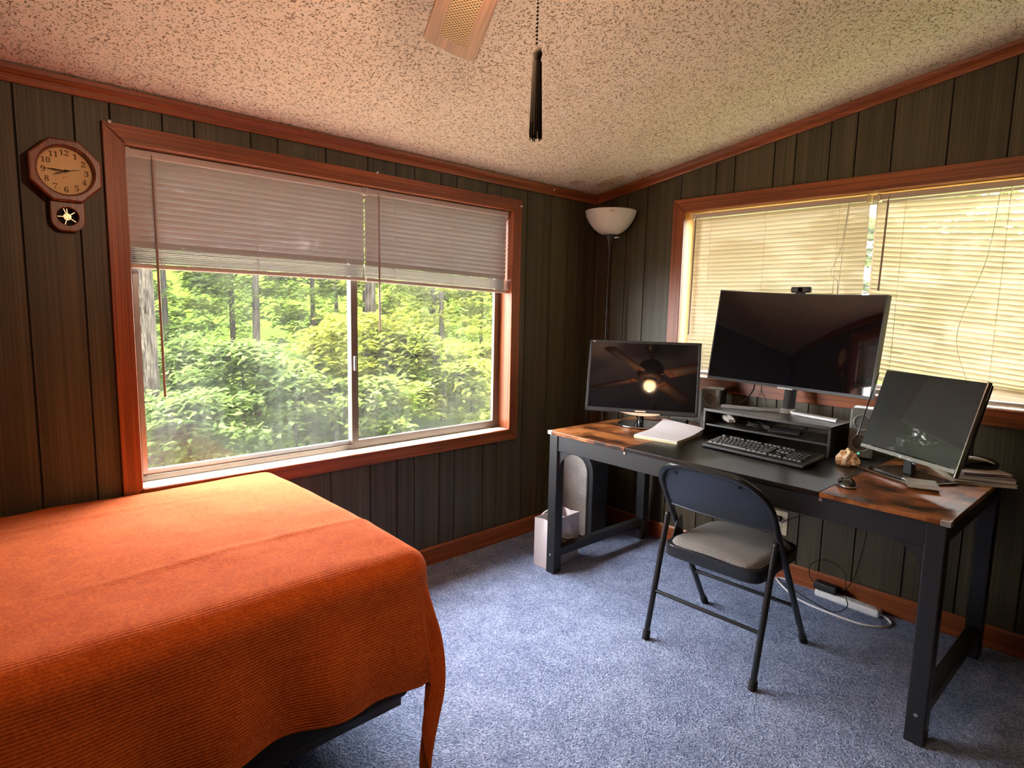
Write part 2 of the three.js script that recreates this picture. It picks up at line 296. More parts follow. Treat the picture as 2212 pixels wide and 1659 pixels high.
{
  const rnd = rng(71), left = [], right = [];
  for (let i = 0; i < 39; i++) {
    const y = 1.862 - i * 0.0214, open = i < 5 ? i * 0.0022 : 0.006;
    left.push([y, y - open * 0.2 + (i < 6 ? 0.004 * (6 - i) / 6 : 0), -74 * R + (rnd() - 0.5) * 0.08]);
  }
  for (let i = 0; i < 38; i++) {
    const y = 1.856 - i * 0.0209, drop = 0.02 + 0.075 * smooth(-1, 8, i) , floorY = 1.03 + (38 - i) * 0.0034;
    right.push([Math.max(y, floorY), Math.max(y - drop, floorY), -62 * R + (rnd() - 0.5) * 0.24]);
  }
  const bl = blind('lowered cream mini blind between the wood casing and the middle post, behind the desk', [cB, 0, 0], 0, -hB + 0.03, -0.032, 1.905, -0.03, left, [1.022, 1.018], blindB, [0.13, 0.47, 0.86], [0.03, 0.64, -0.004], 'lowered blinds behind the desk');
  const br = blind('lowered cream mini blind with drooping crooked slats, behind the desk', [cB, 0, 0], 0, -0.002, hB - 0.012, 1.905, -0.03, right, [1.02, 1.018], blindB, [0.12, 0.5, 0.86], [0.05, 0.4, -0.006], 'lowered blinds behind the desk');
  mesh('lift_cord', merge(tube([[-0.115, 1.885, -0.01], [-0.125, 1.76, -0.006], [-0.135, 1.66, -0.004], [-0.165, 1.58, -0.004], [-0.165, 1.55, -0.002], [-0.135, 1.52, 0.0], [-0.13, 1.45, 0.0]], 0.0014, 40, 5), tube([[-0.112, 1.885, -0.01], [-0.122, 1.7, -0.004], [-0.128, 1.45, 0.002]], 0.0014, 20, 5)), M.cord, bl);
  mesh('cord_tassel', T(lathe([[0.001, 0.03], [0.004, 0.026], [0.008, 0.0], [0.006, -0.001], [0.0005, -0.001]], 12), -0.13, 1.43, 0.0), M.white, bl);
  mesh('lift_cord', tube([[0.44, 1.885, -0.012], [0.42, 1.6, -0.008], [0.35, 1.3, -0.008], [0.4, 1.1, -0.004]], 0.0012, 30, 5), M.cord, br);
}

// ------------------------------------------------------------------ push pins and the water stain
for (const [label, p, turn] of [
  ['white push pin in the top casing corner beside the clock', [0.0205, 1.957, 2.634], 1], ['white push pin in the middle of the top casing of the forest window', [0.0205, 1.957, 1.605], 1],
  ['white push pin in the top casing corner near the floor lamp', [0.0205, 1.925, 0.692], 1], ['white push pin in the ceiling trim near the room corner', [0.02, 2.052, 0.43], 1]]) {
  const g = thing('push_pin', label, 'push pin', p, turn * Math.PI / 2);
  mesh('head', T(lathe([[0.001, 0.012], [0.0055, 0.011], [0.0045, 0.007], [0.003, 0.004], [0.005, 0.001], [0.001, 0.0]], 14), 0, 0, 0, Math.PI / 2), M.white, g);
}
{
  const ceil = scene.getObjectByName('ceiling'), rn = rng(55), blob = (cx, cz, r, k) => {
    const pts = Array.from({ length: 26 }, (_, i) => { const a = i / 26 * Math.PI * 2, q = r * (0.7 + 0.45 * rn()); return [cx + Math.cos(a) * q * k, cz + Math.sin(a) * q]; });
    const g = extrude(polygon(pts), 0.0012), p = g.attributes.position;
    for (let i = 0; i < p.count; i++) { const x = p.getX(i), z = p.getY(i), d = p.getZ(i); p.setXYZ(i, x, HC(x) - 0.0015 + d, z); }
    flip(g); return g;
  };
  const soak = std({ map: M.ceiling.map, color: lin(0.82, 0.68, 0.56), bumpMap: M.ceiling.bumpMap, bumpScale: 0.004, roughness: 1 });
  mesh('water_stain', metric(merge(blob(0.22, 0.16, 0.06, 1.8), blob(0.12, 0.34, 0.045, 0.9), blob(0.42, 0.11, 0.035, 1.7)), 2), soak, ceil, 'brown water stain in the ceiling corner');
}

// ------------------------------------------------------------------ outdoors
{
  const rnd = rng(90), G = 64, pos = [], idx = [], x0 = -26, x1 = 16, z0 = -30, z1 = 14, col = [];
  const hgt = (x, z) => { const d = Math.max(0, -x - 2.5); return -0.75 - 0.02 * Math.min(d, 4) + 0.3 * Math.max(0, d - 9) + 0.06 * Math.sin(x * 1.3) * Math.cos(z * 0.9); };
  for (let j = 0; j <= G; j++) for (let i = 0; i <= G; i++) { const x = lerp(x0, x1, i / G), z = lerp(z0, z1, j / G); pos.push(x, hgt(x, z), z); }
  for (let j = 0; j < G; j++) for (let i = 0; i < G; i++) { const a = j * (G + 1) + i; idx.push(a, a + G + 1, a + 1, a + 1, a + G + 1, a + G + 2); }
  const g = new THREE.BufferGeometry(); g.setAttribute('position', new THREE.Float32BufferAttribute(pos, 3)); g.setIndex(idx); g.computeVertexNormals();
  const n = layered(256, 256, [[120, 120, 0.5, 91], [40, 40, 0.3, 92], [8, 8, 0.2, 93]]);
  const tex = texture(256, 256, (i) => mix3([36, 46, 16], [58, 76, 24], clamp01((n[i] - 0.25) / 0.5)), true, 3, 3);
  struct('ground', metric(g, 2), phys({ map: tex, roughness: 1, specularIntensity: 0 }), 'green ground of lawn and forest floor outside', 'ground');

  const n2 = layered(256, 256, [[90, 90, 0.5, 98], [30, 30, 0.3, 99], [7, 7, 0.2, 100]]);
  struct('added_bounce_strip', metric(T(new THREE.BoxGeometry(3.1, 0.14, 8.4), -1.75, -0.72, 1.4), 2), phys({ map: texture(256, 256, (i) => mix3([96, 84, 70], [158, 142, 122], clamp01((n2[i] - 0.25) / 0.5)), true, 1.5, 1.5), roughness: 1, specularIntensity: 0 }), 'tan gravel bed added along the house to bounce daylight onto the ceiling', 'reflector');  // unseen pale strip, added to bounce daylight up through the window

  const leaf = new THREE.BufferGeometry();
  leaf.setAttribute('position', new THREE.Float32BufferAttribute([0, 0, 0, -0.32, 0.08, 0.38, 0.32, 0.08, 0.38, -0.22, 0.05, 0.72, 0.22, 0.05, 0.72, 0, -0.06, 1.05, 0, -0.02, 0.45], 3));
  leaf.setIndex([0, 6, 1, 0, 2, 6, 1, 6, 3, 2, 4, 6, 3, 6, 5, 6, 4, 5]); leaf.computeVertexNormals();
  const leafMat = phys({ color: 0xffffff, roughness: 1, transmission: 0.45, thickness: 0, specularIntensity: 0.06, side: THREE.DoubleSide });
  const bn = layered(128, 256, [[40, 10, 0.5, 95], [80, 30, 0.35, 96], [6, 4, 0.25, 97]]);
  const bark = phys({ specularIntensity: 0,  map: texture(128, 256, (i) => mix3([26, 23, 19], [74, 68, 58], clamp01((bn[i] - 0.3) / 0.5)), true, 0.5, 1), bumpMap: texture(128, 256, (i) => [bn[i] * 255, 0, 0], false, 0.5, 1), bumpScale: 0.03, roughness: 1 });
  const q = new THREE.Quaternion(), e = new THREE.Euler(), m4 = new THREE.Matrix4();
  // a tree: trunk, branches and a crown of leaf sprays; tone: 0 deep green .. 1 yellow green
  function tree(name, label, x, z, h, r, trunkR, count, leafSize, tone, seed, crownLow = 0.15, lean = 0, group = 'trees beyond the forest window') {
    const rn = rng(seed), y0 = hgt(x, z) - 0.05, t = thing(name, label, name === 'shrub' ? 'shrub' : 'tree', [x, y0, z], 0, group);
    const leafColors = tone < 0.35 ? [[0.068, 0.106, 0.027], [0.08, 0.115, 0.026]] : tone < 0.58 ? [[0.082, 0.116, 0.025], [0.1, 0.127, 0.023]] : tone < 0.8 ? [[0.1, 0.128, 0.022], [0.12, 0.14, 0.02]] : [[0.125, 0.145, 0.018], [0.135, 0.15, 0.018]];
    const top = [lean, h * 0.97, 0], parts = [rod([0, 0, 0], [lean * 0.5, h * 0.5, 0.02], trunkR, 9, trunkR * 0.8), rod([lean * 0.5, h * 0.5, 0.02], top, trunkR * 0.8, 8, trunkR * 0.3)];
    const tips = [];
    const nb = 26 + Math.floor(count / 90);
    for (let i = 0; i < nb; i++) {
      const f = lerp(crownLow, 1, Math.sqrt(rn()) * 0.98 + 0.02 * rn()), a = rn() * Math.PI * 2, len = r * (0.45 + 0.6 * rn()) * (f > 0.75 ? lerp(1, 0.45, (f - 0.75) / 0.25) : 1);
      const b0 = [lean * f, h * f, 0], tip = [b0[0] + Math.cos(a) * len, b0[1] + len * (0.15 + 0.3 * rn()) - 0.1, Math.sin(a) * len];
      if (i < 14) parts.push(rod(b0, tip, trunkR * 0.22, 5, trunkR * 0.06));
      for (let k = 0; k < 3; k++) { const s = 0.35 + 0.65 * rn(); tips.push([lerp(b0[0], tip[0], s), lerp(b0[1], tip[1], s), lerp(b0[2], tip[2], s)]); }
    }
    mesh('trunk', metric(merge(parts), 1), bark, t);
    const inst = new THREE.InstancedMesh(leaf, leafMat, count), c = new THREE.Color();
    for (let i = 0; i < count; i++) {
      const p = tips[Math.floor(rn() * tips.length)], sp = 0.3 * Math.min(1, r), s = leafSize * (0.6 + 0.7 * rn());
      e.set(-0.5 + 1.3 * rn(), rn() * Math.PI * 2, (rn() - 0.5) * 1.1); q.setFromEuler(e);
      m4.compose(V3(p[0] + (rn() + rn() - 1) * sp, p[1] + (rn() + rn() - 1) * sp * 0.45, p[2] + (rn() + rn() - 1) * sp), q, V3(s * 0.85, s, s));
      inst.setMatrixAt(i, m4);
      const own = 0.75 + 0.5 * rn(), leafColor = leafColors[Math.floor(rn() * leafColors.length)];
      c.setRGB(leafColor[0] * own, leafColor[1] * own, leafColor[2] * own); inst.setColorAt(i, c);
    }
    inst.name = 'foliage'; inst.castShadow = inst.receiveShadow = true; inst.userData.kind = 'stuff'; t.add(inst);
    return t;
  }
  // the forest seen through the wide window
  tree('tree', 'thick grey-barked tree trunk close outside the forest window', -5.4, 1.38, 7.5, 1.2, 0.125, 500, 0.12, 0.2, 101, 0.6);
  tree('tree', 'pale trunked tree leaning among yellow-green leaves outside', -7.2, -2.55, 4.6, 1.1, 0.12, 2600, 0.13, 0.85, 102, 0.2, 0.1);
  tree('tree', 'slender dark-stemmed sapling among yellow-green leaves outside', -6.6, -3.75, 4.2, 0.9, 0.055, 2400, 0.12, 0.8, 103, 0.2, -0.1);
  tree('tree', 'thin dark leaning trunk in the middle of the forest', -8.5, -1.0, 5.0, 1.2, 0.075, 3200, 0.12, 0.45, 104, 0.25, 0.25);
  tree('tree', 'bright yellow-green young maple near the middle of the forest window', -5.9, -1.15, 2.05, 0.85, 0.03, 2400, 0.115, 1, 105, 0.15);
  tree('tree', 'bright yellow-green young maple by the window latch side', -6.4, -2.2, 2.1, 0.95, 0.03, 2600, 0.115, 0.95, 106, 0.1);
  const wall = [[-9.8, 1.7, 0.25], [-10.6, -0.1, 0.3], [-10.8, -1.4, 0.45], [-10.2, -2.9, 0.5], [-10.6, -4.4, 0.65], [-10, -6, 0.7], [-9.2, -7.4, 0.6], [-11.2, -8.6, 0.55], [-13.4, 0.3, 0.4], [-13.8, -2.4, 0.55], [-13.6, -5.2, 0.7], [-13.2, -8.2, 0.5], [-12, 2.6, 0.3], [-8.2, 2.6, 0.3], [-9.6, 3.9, 0.3], [-11.8, 5.0, 0.35], [-9.4, 5.9, 0.3], [-12.6, 7.2, 0.4]];
  const hue = (t) => (t < 0.35 ? 'deep green' : t < 0.58 ? 'mid-green' : 'yellow-green');
  wall.forEach(([x, z, tone], i) => tree('tree', hue(tone) + ' leafy tree in the forest thicket behind the nearer trees', x, z, 5.6 + 0.5 * ((i * 7) % 3), 1.6, 0.06, 11000, 0.135, tone, 120 + i, 0.06, 0, 'trees of the forest thicket'));
  const bush = [[-4.9, 1.1, 0.15], [-5.3, 0.35, 0.2], [-5.6, -0.45, 0.35], [-5.2, -1.5, 0.45], [-5.8, -2.5, 0.6], [-5.4, -3.2, 0.75], [-6.4, -4.3, 0.65], [-6.9, 0.6, 0.15], [-7.4, -0.5, 0.3], [-6.9, -1.8, 0.35], [-7.6, -3.4, 0.5], [-7.2, -5.2, 0.6]];
  bush.forEach(([x, z, tone], i) => tree('shrub', 'low ' + hue(tone) + ' leafy shrub growing outside the forest window', x, z, 1.15 + 0.3 * ((i * 5) % 3), 0.8, 0.02, 3200, 0.11, tone, 160 + i, 0.05, 0, 'shrubs below the forest window'));
  // beyond the lawn on the other side
  [[-6, -14], [-3.4, -15], [-1, -14.2], [1.2, -15.2], [3.4, -14.4], [-8.6, -13], [5.6, -15]].forEach(([x, z], i) => tree('tree', 'leafy green tree across the lawn, seen through the blinds', x, z, 4.2 + (i % 3) * 0.5, 1.7, 0.1, 3600, 0.2, 0.4 + 0.06 * i, 190 + i, 0.06, 0, 'trees across the lawn'));
}

// ------------------------------------------------------------------ ceiling fan with lit globe
{
  const hx = 1.735, hz = 2.385, top = HC(hx), fan = thing('ceiling_fan', 'brown ceiling fan with cane-inset blades and a tasselled pull chain', 'ceiling fan', [hx, 0, hz]);
  const brass = std({ color: lin(0.42, 0.27, 0.1), roughness: 0.3, metalness: 0.9 }), brown = std({ color: lin(0.1, 0.05, 0.025), roughness: 0.4 });
  mesh('canopy', T(lathe([[0.012, -0.09], [0.05, -0.07], [0.07, -0.02], [0.072, 0.0]], 28), 0, top + 0.005, 0), brass, fan);
  mesh('rod', rod([0, 2.16, 0], [0, top - 0.04, 0], 0.013, 12), brass, fan);
  mesh('motor_housing', T(lathe([[0.02, 0.19], [0.09, 0.175], [0.12, 0.13], [0.125, 0.06], [0.1, 0.02], [0.05, 0.0], [0.001, 0.0]], 32), 0, 2.005, 0), brown, fan);
  mesh('light_fitter', T(lathe([[0.001, 0.03], [0.05, 0.03], [0.058, 0.015], [0.052, 0.0], [0.001, 0.0]], 28), 0, 1.98, 0), brass, fan);
  const globe = mesh('light_globe', T(lathe([[0.036, 0.0], [0.05, -0.014], [0.056, -0.036], [0.05, -0.062], [0.03, -0.082], [0.001, -0.088]], 32), 0, 1.985, 0), std({ color: lin(0.9, 0.8, 0.6), emissive: lin(1, 0.68, 0.3), emissiveIntensity: 12, roughness: 0.5 }), fan);
  globe.castShadow = false;
  const lampLight = new THREE.PointLight(new THREE.Color().setRGB(1, 0.63, 0.42), 1.8); lampLight.name = 'globe_bulb'; lampLight.position.set(0, 1.945, 0); lampLight.castShadow = true; lampLight.shadow.radius = 2.5; fan.add(lampLight);
  // blades
  const caneTex = canvasTexture(256, 1024, (c, w, h) => {
    c.fillStyle = '#c9a878'; c.fillRect(0, 0, w, h);
    c.strokeStyle = '#e3cb9d'; c.lineWidth = 5;
    for (let i = -40; i < 80; i++) { c.beginPath(); c.moveTo(i * 28, 0); c.lineTo(i * 28 + h, h); c.stroke(); c.beginPath(); c.moveTo(i * 28, h); c.lineTo(i * 28 + h, 0); c.stroke(); }
    c.fillStyle = '#2a1607';
    for (let j = 0; j < 52; j++) for (let i = 0; i < 8; i++) { c.beginPath(); c.ellipse(i * 36 + (j % 2) * 18 + 6, j * 20 + 8, 9, 6, 0.25, 0, 7); c.fill(); }
  });
  const cane = std({ map: caneTex, roughness: 0.8 });
  const bladeWood = std({ map: texture(256, 512, grain(256, 512, 205, [138, 84, 46], [176, 116, 70]), true, 0.2, 0.6), roughness: 0.45 });
  const sh = new THREE.Shape();   // blade in its own plane: x out from the hub, y across
  sh.moveTo(0.17, -0.055); sh.lineTo(0.62, -0.072); sh.quadraticCurveTo(0.648, -0.072, 0.653, -0.05); sh.lineTo(0.675, 0.02); sh.quadraticCurveTo(0.682, 0.066, 0.655, 0.071); sh.lineTo(0.17, 0.055); sh.closePath();
  const bladeGeo = metric(extrude(sh, 0.006, { bevelEnabled: true, bevelThickness: 0.0015, bevelSize: 0.0015, bevelSegments: 1 }), 0);
  const ins = new THREE.Shape(); ins.moveTo(0.24, -0.03); ins.lineTo(0.583, -0.035); ins.quadraticCurveTo(0.592, -0.034, 0.594, -0.024); ins.lineTo(0.60, 0.022); ins.quadraticCurveTo(0.6, 0.034, 0.59, 0.035); ins.lineTo(0.24, 0.03); ins.closePath();
  const insGeo = extrude(ins, 0.002);
  { const p = insGeo.attributes.position, uv = insGeo.attributes.uv; for (let i = 0; i < p.count; i++) uv.setXY(i, (p.getY(i) + 0.04) / 0.08, (p.getX(i) - 0.24) / 0.36); }
  for (let k = 0; k < 4; k++) {
    const ang = (209.5 + 90 * k) * R, b = mesh('blade', bladeGeo, bladeWood, fan);
    b.position.set(0, 2.042, 0); b.rotation.order = 'YXZ'; b.rotation.set(Math.PI / 2 + 13 * R, 0, 0);
    const hold = new THREE.Matrix4().makeRotationY(-ang).multiply(new THREE.Matrix4().makeRotationX(Math.PI / 2 + 12 * R));
    b.quaternion.setFromRotationMatrix(hold);
    const i1 = mesh('cane_inset', insGeo, cane, b, 'woven cane inset'); i1.position.z = 0.0062;
    mesh('blade_arm', merge(box(0.08, 0.24, -0.012, 0.012, -0.008, -0.001)), brass, b);
  }
  // pull chain and tassel
  const bx = 1.774 - hx, bz = 2.348 - hz, beads = [];
  for (let y = 1.79; y < 1.965; y += 0.0062) beads.push(T(new THREE.SphereGeometry(0.0024, 6, 5), bx, y, bz));
  const chain = mesh('pull_chain', merge(beads), std({ color: lin(0.03, 0.018, 0.012), roughness: 0.4, metalness: 0.6 }), fan);
  const yarn = std({ color: lin(0.03, 0.021, 0.011), roughness: 0.95 }), rn = rng(7);
  const strands = [lathe([[0.001, 0], [0.006, -0.002], [0.0085, -0.012], [0.006, -0.022], [0.0075, -0.024], [0.0085, -0.05], [0.010, -0.12], [0.009, -0.132], [0.001, -0.132]], 14)];
  for (let i = 0; i < 40; i++) { const a = rn() * 6.283, r0 = 0.0076, r1 = 0.0085 + 0.0022 * rn(); strands.push(rod([Math.cos(a) * r0 * 0.9, -0.024, Math.sin(a) * r0 * 0.9], [Math.cos(a + 0.1) * r1, -0.138 - 0.01 * rn(), Math.sin(a + 0.1) * r1], 0.0011, 4)); }
  mesh('tassel', T(merge(strands), bx + 0.002, 1.79, bz, 0, 0, -0.03 * 0), yarn, chain, 'dark yarn tassel');
}

// ------------------------------------------------------------------ wall clock
{
  const c = thing('wall_clock', 'octagonal wooden wall clock with cream face and pendulum box', 'clock', [0, 1.772, 2.766], Math.PI / 2);
  const wood = std({ map: texture(128, 256, grain(128, 256, 215, [92, 42, 20], [140, 72, 38]), true, 0.15, 0.4), roughness: 0.35 });
  const oct = (r) => Array.from({ length: 8 }, (_, i) => [r * Math.cos((22.5 + 45 * i) * R), r * Math.sin((22.5 + 45 * i) * R)]);
  const circ = (r) => Array.from({ length: 40 }, (_, i) => [r * Math.cos(i * 9 * R), r * Math.sin(i * 9 * R)]);
  mesh('case', metric(T(extrude(polygon(oct(0.1)), 0.03), 0, 0, 0.002), 1), wood, c);
  mesh('bezel', metric(T(extrude(polygon(oct(0.099), [circ(0.081).reverse()]), 0.014, { bevelEnabled: true, bevelThickness: 0.006, bevelSize: 0.006, bevelSegments: 2 }), 0, 0, 0.036), 1), wood, c);
  const faceTex = canvasTexture(512, 512, (k, w) => {
    k.fillStyle = '#e8c48e'; k.fillRect(0, 0, w, w); k.translate(w / 2, w / 2);
    k.strokeStyle = '#7a5426'; k.lineWidth = 3; k.beginPath(); k.arc(0, 0, 240, 0, 7); k.stroke(); k.beginPath(); k.arc(0, 0, 226, 0, 7); k.stroke();
    for (let i = 0; i < 60; i++) { const a = i * 6 * R; k.beginPath(); k.moveTo(Math.sin(a) * 226, Math.cos(a) * 226); k.lineTo(Math.sin(a) * 240, Math.cos(a) * 240); k.stroke(); }
    k.fillStyle = '#5e3d16'; k.font = 'bold 74px serif'; k.textAlign = 'center'; k.textBaseline = 'middle';
    for (let i = 1; i <= 12; i++) k.fillText(String(i), Math.sin(i * 30 * R) * 178, -Math.cos(i * 30 * R) * 178);
    k.strokeStyle = '#9a6f38'; k.lineWidth = 4; k.beginPath(); k.arc(-6, 70, 16, 2.6, 6.2); k.stroke();
  });
  mesh('dial', T(new THREE.CircleGeometry(0.083, 40), 0, 0, 0.034), std({ map: faceTex, roughness: 0.7 }), c);
  mesh('bead_ring', T(new THREE.TorusGeometry(0.08, 0.0022, 8, 48), 0, 0, 0.04), std({ color: lin(0.4, 0.25, 0.08), roughness: 0.35, metalness: 0.8 }), c);
  const hand = (deg, len, w, z) => T(extrude(polygon([[-w * 0.4, -0.012], [w * 0.4, -0.012], [w, len * 0.55], [0, len], [-w, len * 0.55]]), 0.001), 0, 0, z, 0, 0, -deg * R);
  mesh('minute_hand', hand(272, 0.058, 0.0022, 0.04), M.matteBlack, c); mesh('hour_hand', hand(247, 0.038, 0.003, 0.0385), std({ color: lin(0.12, 0.07, 0.02), roughness: 0.5 }), c);
  mesh('second_hand', hand(78, 0.045, 0.0009, 0.042), M.matteBlack, c); mesh('hub', T(cyl(0.004, 0.004, 0.006, 14), 0, 0, 0.043, Math.PI / 2), M.matteBlack, c);
  const lower = new THREE.Shape(); lower.moveTo(-0.044, -0.09); lower.lineTo(-0.044, -0.155); lower.quadraticCurveTo(-0.044, -0.175, -0.02, -0.187); lower.lineTo(0.02, -0.187); lower.quadraticCurveTo(0.044, -0.175, 0.044, -0.155); lower.lineTo(0.044, -0.09); lower.closePath();
  const win = circ(0.031).map(([x, y]) => [x, y - 0.143]).reverse(); lower.holes.push(new THREE.Path(win.map((p) => new THREE.Vector2(...p))));
  mesh('pendulum_box', metric(T(extrude(lower, 0.026, { bevelEnabled: true, bevelThickness: 0.003, bevelSize: 0.003, bevelSegments: 1 }), 0, 0, 0.005), 1), wood, c);
  mesh('box_back', box(-0.04, 0.04, -0.182, -0.095, 0.003, 0.006), M.matteBlack, c);
  const pend = [T(cyl(0.011, 0.011, 0.004, 18), 0, -0.143, 0.016, Math.PI / 2), box(-0.0012, 0.0012, -0.143, -0.1, 0.015, 0.017)];
  for (let i = 0; i < 5; i++) pend.push(T(box(-0.0012, 0.0012, 0.004, 0.028, -0.001, 0.001), 0, -0.143, 0.02, 0, 0, (20 + i * 72) * R));
  mesh('pendulum', merge(pend), std({ color: lin(0.7, 0.6, 0.42), roughness: 0.3, metalness: 0.7 }), c, 'pale brass star pendulum');
}

// ------------------------------------------------------------------ bed and blanket
{
  const bed = thing('bed', 'low single bed under the orange blanket', 'bed', [0.6, 0, 3.06]);
  const ticking = std({ color: lin(0.6, 0.58, 0.55), roughness: 0.95 }), dark = std({ color: lin(0.035, 0.038, 0.036), roughness: 0.9 });
  mesh('mattress', rboxAt(-0.55, 0.5, 0.36, 0.63, -0.94, 0.95, 0.07, 3), ticking, bed);
  mesh('box_spring', rboxAt(-0.55, 0.48, 0.18, 0.36, -0.93, 0.95, 0.02, 2), dark, bed);
  mesh('frame', merge(box(-0.53, 0.46, 0.15, 0.18, -0.91, -0.87), box(-0.53, 0.46, 0.15, 0.18, 0.87, 0.91), box(-0.53, -0.49, 0.15, 0.18, -0.87, 0.87), box(0.42, 0.46, 0.15, 0.18, -0.87, 0.87)), M.blackSteel, bed);
  for (const x of [-0.4, 0.18]) for (const z of [-0.7, 0.7]) mesh('leg', T(cyl(0.018, 0.022, 0.15, 14), x, 0.075, z), M.blackSteel, bed);

  // blanket: s runs across from the wall over the open side, t runs from the head over the foot
  const X0 = 0.03, XE = 1.15, ZE = 2.085, ZH = 4.05, Y = 0.662, rad = 0.075, over = 0.3, NS = 150, NT = 190;
  const pos = [], uv = [], idx = [], n1 = noiseField(256, 256, 7, 9, 301), n2 = noiseField(256, 256, 20, 24, 302), smp = (n, u, v) => { const x = Math.min(255, Math.max(0, u * 255)), y = Math.min(255, Math.max(0, v * 255)), xi = Math.floor(x), yi = Math.floor(y), fx = x - xi, fy = y - yi, g = (a, b) => n[Math.min(255, b) * 256 + Math.min(255, a)]; return lerp(lerp(g(xi, yi), g(xi + 1, yi), fx), lerp(g(xi, yi + 1), g(xi + 1, yi + 1), fx), fy); };
  const arc = rad * Math.PI / 2, Ls = XE - rad - X0, Lt = ZH - (ZE + rad), S = Ls + arc + over, Tt = Lt + arc + over + 0.05;
  const bend = (d) => d <= 0 ? [0, 0] : d < arc ? [rad * Math.sin(d / rad), rad * (1 - Math.cos(d / rad))] : [rad, rad + d - arc];   // outwards, down
  for (let j = 0; j <= NT; j++) for (let i = 0; i <= NS; i++) {
    const s = S * Math.pow(i / NS, 0.9), t = Tt * (j / NT), ds = s - Ls, dt = t - Lt;
    let x = X0 + Math.min(s, Ls), z = ZH - Math.min(t, Lt), y = Y;
    const along = ZH - Math.min(t, Lt);
    if (ds > 0 && dt > 0) {
      const r = Math.hypot(ds, dt), ph = Math.atan2(dt, ds), [o, d] = bend(r), hang = smooth(0.12, 0.4, r), fold = Math.sin(ph * 10 + 0.6) * 0.018 * hang;
      const flare = (0.03 + 0.04 * Math.pow(Math.sin(2 * ph), 2)) * hang, dir = lerp(ph, lerp(0.35, ph, 0.75), hang);
      x += Math.cos(dir) * (o + flare + fold); z -= Math.sin(dir) * (o + flare + fold); y -= d * (1 + 0.24 * smooth(0.1, 0.45, ph) * smooth(1.5, 1.1, ph) * hang);
      const turnIn = smooth(0.05, 0.7, ph) * smooth(1.57, 0.9, ph) * smooth(0.25, 0.55, r); z += 0.1 * turnIn; x += 0.03 * turnIn;
    } else if (ds > 0) {
      const [o, d] = bend(ds), hang = smooth(0.1, 0.38, ds), near = smooth(0.9, 0, -dt);
      x += o + hang * (0.017 * Math.sin(along * 19 + 1.1 * Math.sin(along * 5)) + 0.024 * Math.sin(along * 8.5 + 0.7) * near + 0.022); y -= d * (1 + 0.03 * Math.sin(along * 7));
    } else if (dt > 0) {
      const [o, d] = bend(dt), hang = smooth(0.1, 0.38, dt); z -= o + hang * (0.012 * Math.sin(x * 21) + 0.01); y -= d;
    }
    // soft lumps, creases and the slight crown of the mattress
    const u = s / S, v = t / Tt, top = (ds < 0 ? 1 : Math.max(0, 1 - ds / 0.1)) * (dt < 0 ? 1 : Math.max(0, 1 - dt / 0.1));
    y += top * (0.012 * (smp(n1, u, v) - 0.5) + 0.006 * (smp(n2, u, v) - 0.5) + 0.012 * Math.sin(Math.PI * clamp01(s / Ls)));
    y += top * 0.005 * Math.exp(-Math.pow((s - 0.17 - 0.08 * v + 0.01 * Math.sin(t * 5)) / 0.014, 2)) * smooth(0.9, 0.4, v);
    y += top * 0.0045 * Math.exp(-Math.pow((s - 0.78 - 0.02 * Math.sin(t * 7)) / 0.016, 2)) * smooth(0.35, 0.6, v);
    y = Math.max(y, 0.012);
    pos.push(x, y, z); uv.push(s, t);
  }
  for (let j = 0; j < NT; j++) for (let i = 0; i < NS; i++) { const a = j * (NS + 1) + i, b = a + NS + 1; idx.push(a, a + 1, b, a + 1, b + 1, b); }
  const g = new THREE.BufferGeometry(); g.setAttribute('position', new THREE.Float32BufferAttribute(pos, 3)); g.setAttribute('uv', new THREE.Float32BufferAttribute(uv, 2)); g.setIndex(idx); g.computeVertexNormals();
  const inner = g.clone(), ip = inner.attributes.position, inn = inner.attributes.normal;   // the underside, so that the cloth has thickness
  for (let i = 0; i < ip.count; i++) ip.setXYZ(i, ip.getX(i) - inn.getX(i) * 0.004, Math.max(0.008, ip.getY(i) - inn.getY(i) * 0.004), ip.getZ(i) - inn.getZ(i) * 0.004);
  const rev = inner.index.array; for (let i = 0; i < rev.length; i += 3) { const k = rev[i + 1]; rev[i + 1] = rev[i + 2]; rev[i + 2] = k; } inner.computeVertexNormals();
  const N = 256, fz = layered(N, N, [[120, 120, 0.5, 311], [60, 60, 0.3, 312], [9, 9, 0.2, 313]]);
  const ribs = texture(N, N, (i, x, y) => { const w = 0.5 + 0.5 * Math.sin((x / N) * Math.PI * 2 * 8 + 0.5 * (fz[i] - 0.5)); const h = w * 200 + fz[i] * 55; return [h, h, h]; }, false, 0.064, 0.064);
  const cloth = phys({ map: texture(N, N, (i) => mix3([194, 78, 14], [224, 104, 26], clamp01((fz[i] - 0.25) / 0.5)), true, 0.3, 0.3), bumpMap: ribs, bumpScale: 0.0009, roughness: 0.95, sheen: 0.3, sheenColor: lin(0.9, 0.4, 0.15), sheenRoughness: 0.6 });
  const blanket = mesh('blanket', merge(g, inner), cloth);
  tag(blanket, 'burnt-orange ribbed blanket draped over the bed below the forest window', 'blanket');
}

